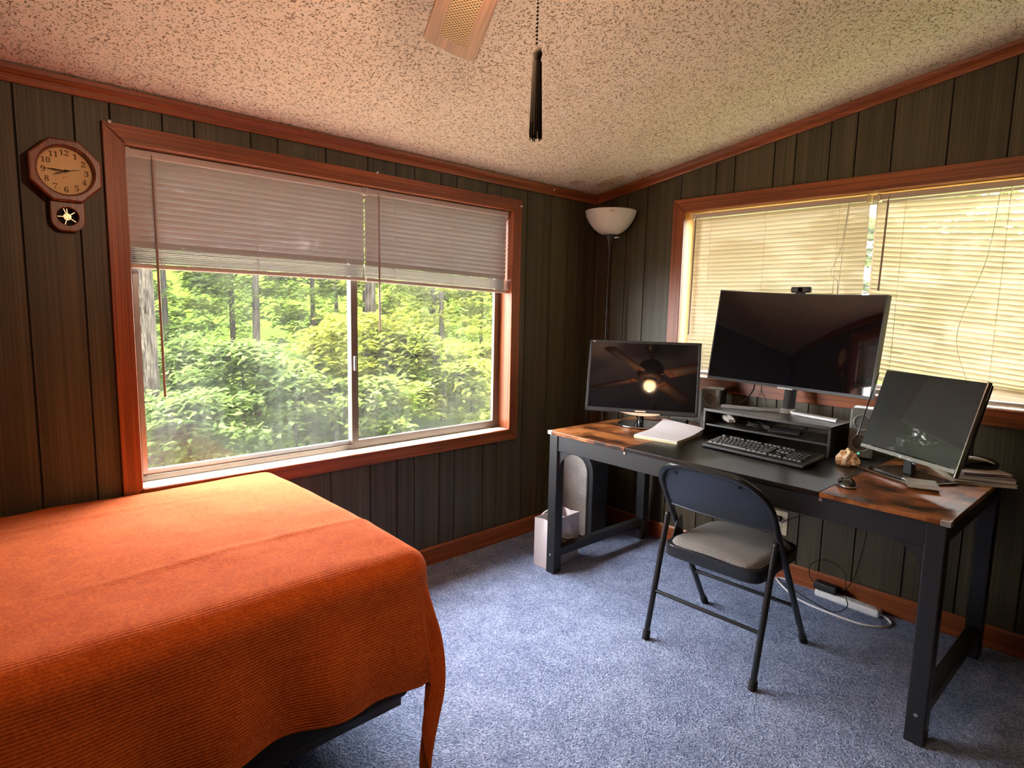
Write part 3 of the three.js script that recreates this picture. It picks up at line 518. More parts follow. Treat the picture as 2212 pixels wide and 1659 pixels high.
// ------------------------------------------------------------------ desk
const DY = 0.75, deskTurn = -1.35 * R, deskAt = [1.3175, 0, 0.49];
{
  const d = thing('desk', 'industrial desk with rustic brown end boards, black middle and steel legs', 'desk', deskAt, deskTurn);
  const N = 512, bl = layered(N, N, [[7, 5, 0.5, 401], [16, 12, 0.28, 402], [60, 30, 0.16, 403], [4, 90, 0.1, 404]]);
  const rustic = std({ map: texture(N, N, (i) => { const t = bl[i]; return t < 0.45 ? mix3([44, 26, 16], [118, 66, 32], smooth(0.3, 0.45, t)) : mix3([118, 66, 32], [176, 112, 62], smooth(0.45, 0.68, t)); }, true, 0.62, 0.62), roughness: 0.32 });
  const ebony = std({ map: texture(256, 256, (() => { const q = layered(256, 256, [[90, 4, 0.6, 411], [30, 3, 0.4, 412]]); return (i) => mix3([18, 17, 17], [36, 33, 31], q[i]); })(), true, 0.5, 0.9), roughness: 0.3 });
  const W = 0.8525, Z = 0.41, tA = -0.37, tB = 0.47;
  mesh('end_board', metric(rboxAt(-W, tA - 0.0008, DY - 0.018, DY, -Z, Z, 0.0025), 0), rustic, d, 'rustic brown end board');
  mesh('end_board', metric(rboxAt(tB + 0.0008, W, DY - 0.018, DY, -Z, Z, 0.0025), 0, 0.9, 0.4), rustic, d, 'rustic brown end board');
  mesh('middle_board', metric(rboxAt(tA + 0.0008, tB - 0.0008, DY - 0.018, DY, -Z, Z, 0.0025), 0), ebony, d, 'black middle board');
  const lw = 0.056, lx = W - 0.035, lz = Z - 0.032;
  for (const sx of [-1, 1]) {
    for (const sz of [-1, 1]) {
      const leg = mesh('leg', rboxAt(sx * lx - lw / 2, sx * lx + lw / 2, 0, DY - 0.019, sz * lz - lw / 2, sz * lz + lw / 2, 0.005, 2), M.blackSteel, d);
      mesh('foot', T(cyl(0.02, 0.024, 0.006, 14), sx * lx, 0.003, sz * lz), M.matteBlack, leg);
      mesh('bolt', T(cyl(0.006, 0.006, 0.005, 10), sx * lx, 0.1, sz * (lz + lw / 2), Math.PI / 2), M.silver, leg);
    }
    mesh('side_rail', rboxAt(sx * lx - 0.02, sx * lx + 0.02, 0.66, DY - 0.02, -lz + lw / 2, lz - lw / 2, 0.003), M.blackSteel, d);
    mesh('stretcher', rboxAt(sx * lx - 0.022, sx * lx + 0.022, 0.085, 0.13, -lz + lw / 2, lz - lw / 2, 0.004), M.blackSteel, d);
    for (const sz of [-1, 1]) {   // curved gusset plates under the apron
      const s = new THREE.Shape(), rr = 0.115; s.moveTo(0, 0); s.lineTo(rr, 0); s.absarc(rr, -rr, rr, Math.PI / 2, Math.PI, false); s.lineTo(0, 0);
      const gq = extrude(s, 0.004, { curveSegments: 14 }); if (sx > 0) { gq.scale(-1, 1, 1); flip(gq); }
      mesh('gusset', T(gq, sx * (lx - lw / 2), 0.652, sz * (lz + 0.012) - 0.002), M.blackSteel, d);
    }
    mesh('corner_cap', rboxAt(sx * (W - 0.012) - 0.014, sx * (W - 0.012) + 0.014, DY - 0.019, DY + 0.0003, Z - 0.024, Z + 0.0025, 0.002), std({ color: lin(0.55, 0.53, 0.5), roughness: 0.3, metalness: 0.6 }), d);
  }
  for (const sz of [-1, 1]) mesh('apron', rboxAt(-lx + lw / 2, lx - lw / 2, 0.652, DY - 0.019, sz * (lz + 0.012) - 0.01, sz * (lz + 0.012) + 0.01, 0.002), M.blackSteel, d);
  for (const x of [tA - 0.005, tB + 0.005]) mesh('screw', T(cyl(0.007, 0.007, 0.004, 12), x, DY - 0.028, lz + 0.024, Math.PI / 2), M.silver, d);
}

// ------------------------------------------------------------------ monitors
function tilted(parent, pos, yaw, tilt, roll = 0) { const g = new THREE.Group(); g.position.set(...pos); g.rotation.order = 'YXZ'; g.rotation.set(-tilt, yaw, roll); return g; }
{   // flat monitor on a round glass foot
  const yaw = 30.5 * R, tilt = 15.2 * R, w = 0.585, h = 0.39, c = [0.672, 1.012, 0.39];
  const t = thing('monitor', 'flat black monitor on a round glass foot at the desk end by the floor lamp', 'monitor', [c[0], DY, c[2]], yaw);
  const y = c[1] - DY, place = (g) => { g.rotateX(-tilt); g.translate(0, y, 0); return g; };
  mesh('housing', place(rboxAt(-w / 2, w / 2, -h / 2, h / 2, -0.04, -0.002, 0.012, 2)), M.black, t);
  mesh('bezel', place(merge(rboxAt(-w / 2, -w / 2 + 0.014, -h / 2, h / 2, -0.006, 0.004, 0.002), rboxAt(w / 2 - 0.014, w / 2, -h / 2, h / 2, -0.006, 0.004, 0.002), rboxAt(-w / 2, w / 2, h / 2 - 0.014, h / 2, -0.006, 0.004, 0.002), rboxAt(-w / 2, w / 2, -h / 2, -h / 2 + 0.022, -0.006, 0.004, 0.002))), M.black, t);
  mesh('screen', place(box(-w / 2 + 0.012, w / 2 - 0.012, -h / 2 + 0.02, h / 2 - 0.012, -0.004, 0.001)), M.screen, t);
  const lip = []; for (let i = 0; i < 14; i++) { const a = i / 14 - 0.5; lip.push(box(a * 0.2, a * 0.2 + 0.2 / 14, -h / 2 - 0.012 * (1 - 4 * a * a) - 0.001, -h / 2 + 0.002, -0.004, 0.006)); }
  mesh('bottom_trim', place(merge(lip)), M.silver, t);
  mesh('badge', place(box(-0.028, 0.028, -h / 2 + 0.008, -h / 2 + 0.014, 0.004, 0.0046)), M.silver, t);
  mesh('emblem', place(box(-w / 2 + 0.016, -w / 2 + 0.03, h / 2 - 0.011, h / 2 - 0.006, 0.004, 0.0046)), M.silver, t);
  mesh('neck', merge(rod([0, 0.012, -0.015], [0, y - h / 2 + 0.03, -0.02], 0.017, 18)), phys({ color: lin(0.012, 0.012, 0.012), roughness: 0.08 }), t);
  const foot = mesh('foot', lathe([[0.001, 0], [0.112, 0], [0.12, 0.005], [0.118, 0.011], [0.112, 0.013], [0.001, 0.015]], 56), phys({ color: lin(0.03, 0.032, 0.034), roughness: 0.06, clearcoat: 1 }), t);
  mesh('rim', T(new THREE.TorusGeometry(0.119, 0.0028, 8, 64), 0, 0.008, 0, Math.PI / 2), M.chrome, foot);
}
{   // big curved monitor
  const yaw = 3 * R, tilt = 7.8 * R, roll = -1.9 * R, w = 0.76, h = 0.455, Rr = 1.5, c = [1.337, 1.233, 0.135], y0 = 0.886;
  const t = thing('monitor', 'large curved black monitor standing on the black riser', 'monitor', [c[0], y0, c[2]], yaw);
  const place = (g) => { g.rotateZ(roll); g.rotateX(-tilt); g.translate(0, c[1] - y0, 0); return g; };
  function curved(a0, a1, y0_, y1_, zf, zb, n = 28) {   // a curved slab: angles across, front and back offset
    const pos = [], idx = [], q = (a, y, o) => pos.push((Rr - o) * Math.sin(a), y, Rr - (Rr - o) * Math.cos(a));
    for (let i = 0; i <= n; i++) { const a = lerp(a0, a1, i / n); q(a, y0_, zf); q(a, y1_, zf); q(a, y1_, zb); q(a, y0_, zb); }
    for (let i = 0; i < n; i++) for (let k = 0; k < 4; k++) { const a = i * 4 + k, b = i * 4 + (k + 1) % 4, e = a + 4, f = b + 4; idx.push(a, e, b, b, e, f); }
    const L = n * 4; idx.push(0, 1, 2, 0, 2, 3, L, L + 2, L + 1, L, L + 3, L + 2);
    const g = new THREE.BufferGeometry(); g.setAttribute('position', new THREE.Float32BufferAttribute(pos, 3)); g.setIndex(idx);
    const out = g.toNonIndexed(); out.computeVertexNormals();
    // smooth the long faces across the curve
    const p = out.attributes.position, nn = out.attributes.normal;
    for (let i = 0; i < p.count; i++) { if (Math.abs(nn.getY(i)) < 0.5 && Math.abs(nn.getZ(i)) > 0.5) { const x = p.getX(i), z = p.getZ(i) - Rr, l = Math.hypot(x, z), sgn = Math.sign(nn.getZ(i)); nn.setXYZ(i, -x / l * sgn, 0, -z / l * sgn); } }
    out.setAttribute('uv', new THREE.Float32BufferAttribute(new Float32Array(p.count * 2), 2));
    return out;
  }
  const A = w / 2 / Rr, b = 0.006 / Rr;
  mesh('housing', place(curved(-A, A, -h / 2, h / 2, -0.001, -0.03)), M.black, t);
  mesh('back_bulge', place(rboxAt(-0.2, 0.2, -0.15, 0.12, -0.075, -0.02, 0.02)), M.black, t);
  mesh('screen', place(curved(-A + b, A - b, -h / 2 + 0.014, h / 2 - 0.006, 0.0012, -0.006, 40)), M.screen, t);
  mesh('bezel', place(merge(curved(-A, A, -h / 2, -h / 2 + 0.014, 0.003, -0.004), curved(-A, A, h / 2 - 0.005, h / 2, 0.002, -0.004), curved(-A, -A + b, -h / 2, h / 2, 0.002, -0.004, 1), curved(A - b, A, -h / 2, h / 2, 0.002, -0.004, 1))), M.black, t);
  mesh('badge', place(box(-0.035, 0.035, -h / 2 - 0.004, -h / 2 + 0.003, 0.0, 0.005)), M.silver, t);
  mesh('neck', merge(rod([0.0, 0.012, -0.01], [0, c[1] - y0 - h / 2 + 0.12, -0.055], 0.028, 18)), M.matteBlack, t);
  // V-shaped silver foot
  const arm = (ex) => { const s = polygon([[0, -0.012], [ex * 0.5, 0.052], [ex, 0.098], [ex, 0.122], [ex * 0.5, 0.082], [0, 0.03]]); const g = extrude(s, 0.011, { bevelEnabled: true, bevelThickness: 0.002, bevelSize: 0.002, bevelSegments: 1 }); g.rotateX(Math.PI / 2); if (ex < 0) flip(g); return T(g, 0, 0.0135, -0.018); };
  mesh('foot', merge(arm(-0.285), arm(0.245), T(cyl(0.045, 0.03, 0.02, 24), 0, 0.012, -0.008)), std({ color: lin(0.34, 0.33, 0.32), roughness: 0.5, metalness: 0.7 }), t, 'silver V-shaped foot');
}
{   // matte monitor leaning back on an acrylic foot
  const yaw = -32.5 * R, tilt = 16 * R, w = 0.47, h = 0.345, c = [1.929, 0.981, 0.429];
  const t = thing('monitor', 'black monitor with clear acrylic edge leaning back at the end of the desk', 'monitor', [c[0], DY, c[2]], yaw);
  const place = (g) => { g.rotateX(-tilt); g.translate(0, c[1] - DY, 0); return g; };
  mesh('housing', place(rboxAt(-w / 2 + 0.03, w / 2 - 0.004, -h / 2 + 0.035, h / 2 - 0.004, -0.035, -0.003, 0.008, 2)), M.black, t);
  mesh('screen', place(box(-w / 2 + 0.03, w / 2 - 0.004, -h / 2 + 0.03, h / 2 - 0.004, -0.005, -0.001)), phys({ color: lin(0.022, 0.023, 0.02), roughness: 0.35, ior: 1.35 }), t);
  mesh('acrylic_sheet', place(rboxAt(-w / 2, w / 2, -h / 2, h / 2, 0.0, 0.004, 0.001)), phys({ color: 0xffffff, transmission: 1, thickness: 0, roughness: 0.02, ior: 1.5, specularIntensity: 0.4 }), t, 'clear acrylic front sheet');
  mesh('edge_strip', place(merge(rboxAt(w / 2 - 0.002, w / 2 + 0.004, -h / 2, h / 2, -0.012, 0.006, 0.0015))), M.chrome, t);
  mesh('edge_strip', place(box(-w / 2 - 0.002, -w / 2 + 0.0005, -h / 2 + 0.04, h / 2 - 0.02, 0.0, 0.005)), M.chrome, t);
  mesh('bottom_strip', place(box(-w / 2 + 0.03, w / 2 - 0.01, -h / 2 + 0.012, -h / 2 + 0.026, -0.012, -0.001)), std({ color: lin(0.25, 0.24, 0.22), roughness: 0.3, metalness: 0.4 }), t);
  mesh('neck', merge(rboxAt(-0.02, 0.02, 0.01, 0.12, -0.012, 0.012, 0.006), rboxAt(-0.02, 0.02, 0.09, 0.24, -0.05, -0.02, 0.006)), M.black, t);
  mesh('foot', rboxAt(-0.135, 0.125, 0.001, 0.01, -0.095, 0.1, 0.004, 2), phys({ color: lin(0.09, 0.055, 0.035), roughness: 0.1, clearcoat: 1 }), t, 'dark glossy rectangular foot');
}
{
  const t = thing('webcam', 'small black webcam clipped on top of the curved monitor', 'webcam', [1.335, 1.4605, 0.075], 3 * R);
  mesh('body', rboxAt(-0.045, 0.045, 0.004, 0.032, -0.012, 0.016, 0.007, 3), M.black, t);
  mesh('lens', T(cyl(0.011, 0.011, 0.006, 24), 0, 0.018, 0.017, Math.PI / 2), M.screen, t);
  mesh('front_plate', rboxAt(-0.026, 0.026, 0.007, 0.029, 0.013, 0.0175, 0.003), std({ color: lin(0.06, 0.05, 0.045), roughness: 0.4 }), t);
  mesh('clip', rboxAt(-0.022, 0.022, -0.012, 0.006, 0.004, 0.018, 0.003), M.black, t);
}

// ------------------------------------------------------------------ riser, speakers and small things on the desk
const onDesk = (x, z) => [x, DY + 0.0004, z];
{
  const r = thing('monitor_riser', 'black two-tier monitor riser with open shelf on the desk', 'riser', onDesk(1.315, 0.225), -2 * R);
  const m = std({ color: lin(0.03, 0.028, 0.026), roughness: 0.34 }), W = 0.305, D = 0.12;
  mesh('top_board', rboxAt(-W, W, 0.121, 0.136, -D, D, 0.002), m, r);
  mesh('shelf', rboxAt(-W + 0.012, W - 0.012, 0.05, 0.06, -D + 0.004, D - 0.006, 0.002), m, r);
  mesh('side_panel', rboxAt(-W, -W + 0.012, 0, 0.121, -D, D, 0.002), m, r); mesh('side_panel', rboxAt(W - 0.012, W, 0, 0.121, -D, D, 0.002), m, r);
}
function speaker(label, x, z, turn) {
  const s = thing('speaker', label, 'speaker', onDesk(x, z), turn, 'desktop speaker pair');
  const grey = std({ color: lin(0.17, 0.175, 0.165), roughness: 0.5 }), cone = std({ color: lin(0.1, 0.098, 0.09), roughness: 0.55 });
  mesh('cabinet', T(rbox(0.1, 0.215, 0.1, 0.014, 3), 0, 0.1085, -0.012), M.black, s);
  mesh('front_panel', T(rbox(0.098, 0.213, 0.02, 0.009, 2), 0, 0.1085, 0.04), grey, s);
  for (const [y, rr] of [[0.158, 0.033], [0.068, 0.036]]) {
    const d = mesh('driver', T(lathe([[0.001, 0.004], [rr * 0.35, 0.0035], [rr * 0.75, 0.0], [rr * 0.92, 0.003]], 32), 0, y, 0.0505, Math.PI / 2), cone, s);
    mesh('ring', T(new THREE.TorusGeometry(rr, 0.0035, 8, 40), 0, y, 0.051), std({ color: lin(0.34, 0.34, 0.31), roughness: 0.35, metalness: 0.3 }), d);
  }
  return s;
}
speaker('grey-fronted desktop speaker squeezed between flat monitor and riser', 0.945, 0.125, 8 * R);
const sp2 = speaker('grey-fronted desktop speaker with green light, beside the rock', 1.692, 0.2, 12 * R);
mesh('power_light', T(new THREE.SphereGeometry(0.0035, 10, 8), -0.006, 0.022, 0.051), std({ color: lin(0.1, 0.9, 0.4), emissive: lin(0.1, 1, 0.45), emissiveIntensity: 2.5 }), sp2, 'glowing green light');
{
  const k = thing('keyboard', 'black full-size keyboard in front of the riser', 'keyboard', onDesk(1.395, 0.535), -6.5 * R);
  const tilt = 8 * R, put = (g) => { g.rotateX(tilt); g.translate(0, 0.0185, 0); return g; }, keyMat = std({ color: lin(0.028, 0.027, 0.026), roughness: 0.38 });
  mesh('base', put(rboxAt(-0.237, 0.237, -0.006, 0.01, -0.085, 0.085, 0.006, 2)), M.black, k);
  const geos = new Map(), key = (x, z, w, d = 0.0155) => {
    const id = w.toFixed(4) + d; if (!geos.has(id)) { const g = new THREE.BoxGeometry(w, 0.008, d), p = g.attributes.position; for (let i = 0; i < p.count; i++) if (p.getY(i) > 0) p.setXYZ(i, p.getX(i) - Math.sign(p.getX(i)) * 0.0018, p.getY(i), p.getZ(i) - Math.sign(p.getZ(i)) * 0.0018); g.computeVertexNormals(); geos.set(id, g); }
    const m = mesh('key', geos.get(id), keyMat, k); m.rotation.x = tilt; const v = V3(x, 0.0135, z).applyAxisAngle(V3(1, 0, 0), tilt); m.position.set(v.x, v.y + 0.0185, v.z);
  };
  const u = 0.0193, x0 = -0.226;
  const rows = [[-0.072, [1, -1, 1, 1, 1, 1, -0.5, 1, 1, 1, 1, -0.5, 1, 1, 1, 1]], [-0.042, [1, 1, 1, 1, 1, 1, 1, 1, 1, 1, 1, 1, 1, 2]], [-0.0225, [1.5, 1, 1, 1, 1, 1, 1, 1, 1, 1, 1, 1, 1, 1.5]], [-0.003, [1.75, 1, 1, 1, 1, 1, 1, 1, 1, 1, 1, 1, 2.25]], [0.0165, [2.25, 1, 1, 1, 1, 1, 1, 1, 1, 1, 1, 2.75]], [0.036, [1.25, 1.25, 1.25, 6.25, 1.25, 1.25, 1.25, 1.25]]];
  for (const [z, list] of rows) { let x = x0; for (const w of list) { if (w > 0) key(x + w * u / 2, z + 0.012, w * u - 0.0022); x += Math.abs(w) * u; } }
  for (const z of [-0.072, -0.042, -0.0225]) for (let i = 0; i < 3; i++) key(0.0805 + i * u, z + 0.012, u - 0.0022);
  key(0.0805 + u, 0.0165 + 0.012, u - 0.0022); for (let i = 0; i < 3; i++) key(0.0805 + i * u, 0.036 + 0.012, u - 0.0022);
  for (const z of [-0.042, -0.0225, -0.003, 0.0165, 0.036]) for (let i = 0; i < 4; i++) key(0.145 + 0.0 + i * u, z + 0.012, u - 0.0022);
  for (const x of [-0.2, 0.2]) mesh('foot', box(x - 0.012, x + 0.012, 0.0, 0.026, -0.08, -0.07), M.black, k);
}
{
  const p = thing('mouse', 'small black and silver mouse on the brown desk board', 'mouse', onDesk(1.815, 0.752), 30 * R);
  const g = new THREE.SphereGeometry(1, 28, 18, 0, Math.PI * 2, 0, Math.PI / 2); g.scale(0.031, 0.03, 0.05);
  mesh('body', T(g, 0, 0.003, 0), phys({ color: lin(0.03, 0.03, 0.03), roughness: 0.15, clearcoat: 0.6 }), p);
  mesh('base', T(new THREE.CylinderGeometry(1, 1, 1, 28).scale(0.03, 0.005, 0.049), 0, 0.0025, 0), M.matteBlack, p);
  mesh('side_strip', T(new THREE.TorusGeometry(1, 0.05, 6, 40).rotateX(Math.PI / 2).scale(0.031, 0.05, 0.05), 0, 0.007, 0), M.silver, p);
  mesh('wheel', T(cyl(0.006, 0.006, 0.006, 14), 0, 0.026, -0.026, 0, 0, Math.PI / 2), M.matteBlack, p);
}
{   // rough stone
  const g = new THREE.IcosahedronGeometry(1, 5), p = g.attributes.position, v = V3(), n = (x, y, z) => Math.sin(x * 5.1 + 1.3 * Math.sin(y * 4)) * Math.cos(z * 4.3 + y * 3.1) * 0.5 + Math.sin(x * 11 + z * 9) * Math.sin(y * 12 + 1) * 0.22;
  for (let i = 0; i < p.count; i++) { v.fromBufferAttribute(p, i).normalize(); const s = 1 + 0.42 * n(v.x * 1.3, v.y * 1.3, v.z * 1.3), taper = v.y > 0 ? 1 - 0.22 * v.y : 1; p.setXYZ(i, v.x * s * 0.043 * taper, Math.max(v.y * s * (v.y > 0 ? 0.05 : 0.022), -0.014), v.z * s * 0.036 * taper); }
  g.computeVertexNormals();
  const N = 128, q = layered(N, N, [[6, 6, 0.5, 501], [20, 20, 0.5, 502]]);
  const r = mesh('rock', T(metric(g), 0, 0.014, 0), std({ map: texture(N, N, (i) => mix3([196, 140, 84], [240, 222, 192], smooth(0.35, 0.65, q[i])), true, 0.1, 0.1), roughness: 0.9 }));
  r.position.set(1.706, DY, 0.415); tag(r, 'rough cream and tan rock on the desk', 'rock');
}
{   // writing pad with a curled top sheet
  const t = thing('writing_pad', 'white paper pad with a curling top sheet on the desk', 'pad', onDesk(0.925, 0.515), 8 * R);
  mesh('pad', T(new THREE.BoxGeometry(0.22, 0.012, 0.3), 0, 0.006, 0), std({ color: lin(0.62, 0.56, 0.36), roughness: 0.9 }), t, 'yellow-edged paper block');
  const n = 14, pos = [], idx = [];
  for (let j = 0; j <= n; j++) for (let i = 0; i <= 6; i++) { const z = lerp(0.15, -0.15, j / n), x = lerp(-0.112, 0.112, i / 6), c = Math.pow(Math.max(0, (j / n - 0.45) / 0.55), 2); pos.push(x, 0.0155 + 0.04 * c * (0.9 - 0.5 * (i / 6)), z - 0.03 * c); }
  for (let j = 0; j < n; j++) for (let i = 0; i < 6; i++) { const a = j * 7 + i; idx.push(a, a + 1, a + 7, a + 1, a + 8, a + 7); }
  const g = new THREE.BufferGeometry(); g.setAttribute('position', new THREE.Float32BufferAttribute(pos, 3)); g.setIndex(idx); g.computeVertexNormals();
  mesh('top_sheet', g, std({ color: lin(0.78, 0.74, 0.76), roughness: 0.9, side: THREE.DoubleSide }), t); mesh('sheets', T(new THREE.BoxGeometry(0.221, 0.003, 0.3), 0, 0.0135, 0), M.paper, t);
}
{   // things on the riser shelf
  const sy = DY + 0.0605;
  const a = mesh('crumpled_wrapper', (() => { const g = new THREE.IcosahedronGeometry(0.03, 3), p = g.attributes.position, v = V3(); for (let i = 0; i < p.count; i++) { v.fromBufferAttribute(p, i); const s = 1 + 0.2 * Math.sin(v.x * 200 + v.y * 130) * Math.cos(v.z * 170); p.setXYZ(i, v.x * s * 1.3, v.y * s * 0.75, v.z * s); } g.computeVertexNormals(); return T(g, 0, 0.028, 0); })(), std({ color: lin(0.55, 0.5, 0.44), roughness: 0.8, flatShading: true }));
  a.position.set(1.1, sy, 0.24); tag(a, 'crumpled pale wrapper on the riser shelf', 'wrapper');
  const rn = rng(61), loops = []; for (let i = 0; i < 6; i++) { const pts = []; for (let j = 0; j < 9; j++) { const an = j * 0.9 + i; pts.push([Math.cos(an) * (0.03 + 0.02 * rn()), 0.004 + 0.022 * rn(), Math.sin(an) * (0.022 + 0.015 * rn())]); } loops.push(tube(pts, 0.0028, 40, 6)); }
  const b = mesh('cable_bundle', merge(loops, rboxAt(0.02, 0.075, 0.002, 0.022, -0.01, 0.018, 0.004)), M.matteBlack); b.position.set(1.235, sy, 0.235); tag(b, 'tangle of black cables on the riser shelf', 'cable');
  const c = thing('wallet', 'flat black case lying on the riser shelf', 'case', [1.38, sy, 0.245], 10 * R); mesh('body', rboxAt(-0.07, 0.07, 0, 0.012, -0.04, 0.04, 0.004), M.matteBlack, c); mesh('flap', rboxAt(-0.068, 0.068, 0.0115, 0.0145, -0.038, 0.01, 0.0012), M.black, c);
}
{   // paper, pen, book stack and case at the desk end
  const e = thing('envelope', 'grey folded envelope lying across the monitor foot', 'envelope', [2.0, DY + 0.0115, 0.55], 20 * R);
  mesh('sheet', T(new THREE.BoxGeometry(0.1, 0.002, 0.14), 0, 0.001, 0), std({ color: lin(0.42, 0.43, 0.4), roughness: 0.8 }), e); mesh('flap', T(extrude(polygon([[-0.05, 0], [0.05, 0], [0.0, 0.05]]), 0.0015).rotateX(-Math.PI / 2), 0, 0.002, 0.03), std({ color: lin(0.5, 0.51, 0.48), roughness: 0.8 }), e);
  const pen = thing('pen', 'dark slim pen lying on the monitor foot', 'pen', [1.885, DY + 0.0145, 0.505], -28 * R);
  mesh('barrel', rod([-0.07, 0, 0], [0.055, 0, 0], 0.004, 10), M.black, pen); mesh('tip', rod([0.055, 0, 0], [0.07, 0, 0], 0.004, 10, 0.0008), M.silver, pen); mesh('pocket_clip', rboxAt(-0.068, -0.03, 0.0035, 0.005, -0.0012, 0.0012, 0.0005), M.silver, pen);
  const book = (name, label, x, y, z, w, d, h, turn, cover) => {
    const t = thing(name, label, 'book', [x, y, z], turn, undefined);
    mesh('pages', box(-w / 2 + 0.004, w / 2 - 0.003, 0.002, h - 0.002, -d / 2 + 0.003, d / 2 - 0.003), std({ color: lin(0.6, 0.5, 0.36), roughness: 0.95 }), t);
    mesh('cover', merge(box(-w / 2, w / 2, 0, 0.002, -d / 2, d / 2), box(-w / 2, w / 2, h - 0.002, h, -d / 2, d / 2), box(-w / 2, -w / 2 + 0.003, 0.002, h - 0.002, -d / 2, d / 2)), cover, t); return t;
  };
  const cov = (r, g, b) => std({ color: lin(r, g, b), roughness: 0.5 });
  book('book', 'pale thin book at the bottom of the stack on the desk end', 2.09, DY, 0.235, 0.2, 0.25, 0.013, 30 * R, cov(0.5, 0.46, 0.36));
  book('book', 'dark red-brown book in the middle of the desk-end stack', 2.1, DY + 0.0135, 0.225, 0.19, 0.24, 0.016, 24 * R, cov(0.07, 0.03, 0.025));
  book('notebook', 'thin pink-edged notebook on top of the desk-end stack', 2.09, DY + 0.03, 0.215, 0.16, 0.21, 0.009, 36 * R, cov(0.4, 0.3, 0.28));
  const cs = thing('sunglasses_case', 'shiny black rounded case on top of the book stack', 'case', [2.085, DY + 0.0395, 0.215], 30 * R);
  const g = new THREE.SphereGeometry(1, 28, 16, 0, Math.PI * 2, 0, Math.PI / 2).scale(0.09, 0.032, 0.045);
  mesh('lid', T(g, 0, 0.012, 0), phys({ color: lin(0.012, 0.014, 0.016), roughness: 0.1, clearcoat: 0.8 }), cs); mesh('tray', T(new THREE.CylinderGeometry(1, 0.94, 1, 28).scale(0.09, 0.0115, 0.045), 0, 0.006, 0), M.black, cs);
}
{
  const h = thing('cable_adapter', 'small dark adapter with cables behind the flat monitor', 'adapter', onDesk(0.78, 0.17), 15 * R); mesh('body', rboxAt(-0.04, 0.04, 0, 0.025, -0.025, 0.025, 0.005), std({ color: lin(0.08, 0.09, 0.09), roughness: 0.4 }), h); mesh('cable', tube([[-0.04, 0.012, 0], [-0.08, 0.01, 0.03], [-0.12, 0.02, 0.0], [-0.15, 0.005, -0.04]], 0.003, 24, 6), M.matteBlack, h);
  const w1_ = mesh('monitor_cable', tube([[0.6, 0.86, 0.36], [0.585, 0.8, 0.33], [0.6, 0.765, 0.28], [0.66, 0.756, 0.2], [0.7, 0.756, 0.12]], 0.0028, 30, 6), M.matteBlack); tag(w1_, 'black cable dropping behind the flat monitor foot', 'cable');
  const w2_ = mesh('monitor_cable', tube([[1.12, 1.05, 0.07], [1.13, 0.98, 0.06], [1.09, 0.91, 0.075], [1.06, 0.892, 0.11]], 0.0035, 24, 6), M.matteBlack); tag(w2_, 'thick black cable dropping from the curved monitor to the riser', 'cable');
  const w3_ = mesh('monitor_cable', tube([[1.17, 1.04, 0.06], [1.165, 0.97, 0.05], [1.19, 0.92, 0.045], [1.2, 0.80, 0.05], [1.2, 0.755, 0.06]], 0.0016, 24, 6), M.matteBlack); tag(w3_, 'thin black cable hanging behind the riser', 'cable');
}

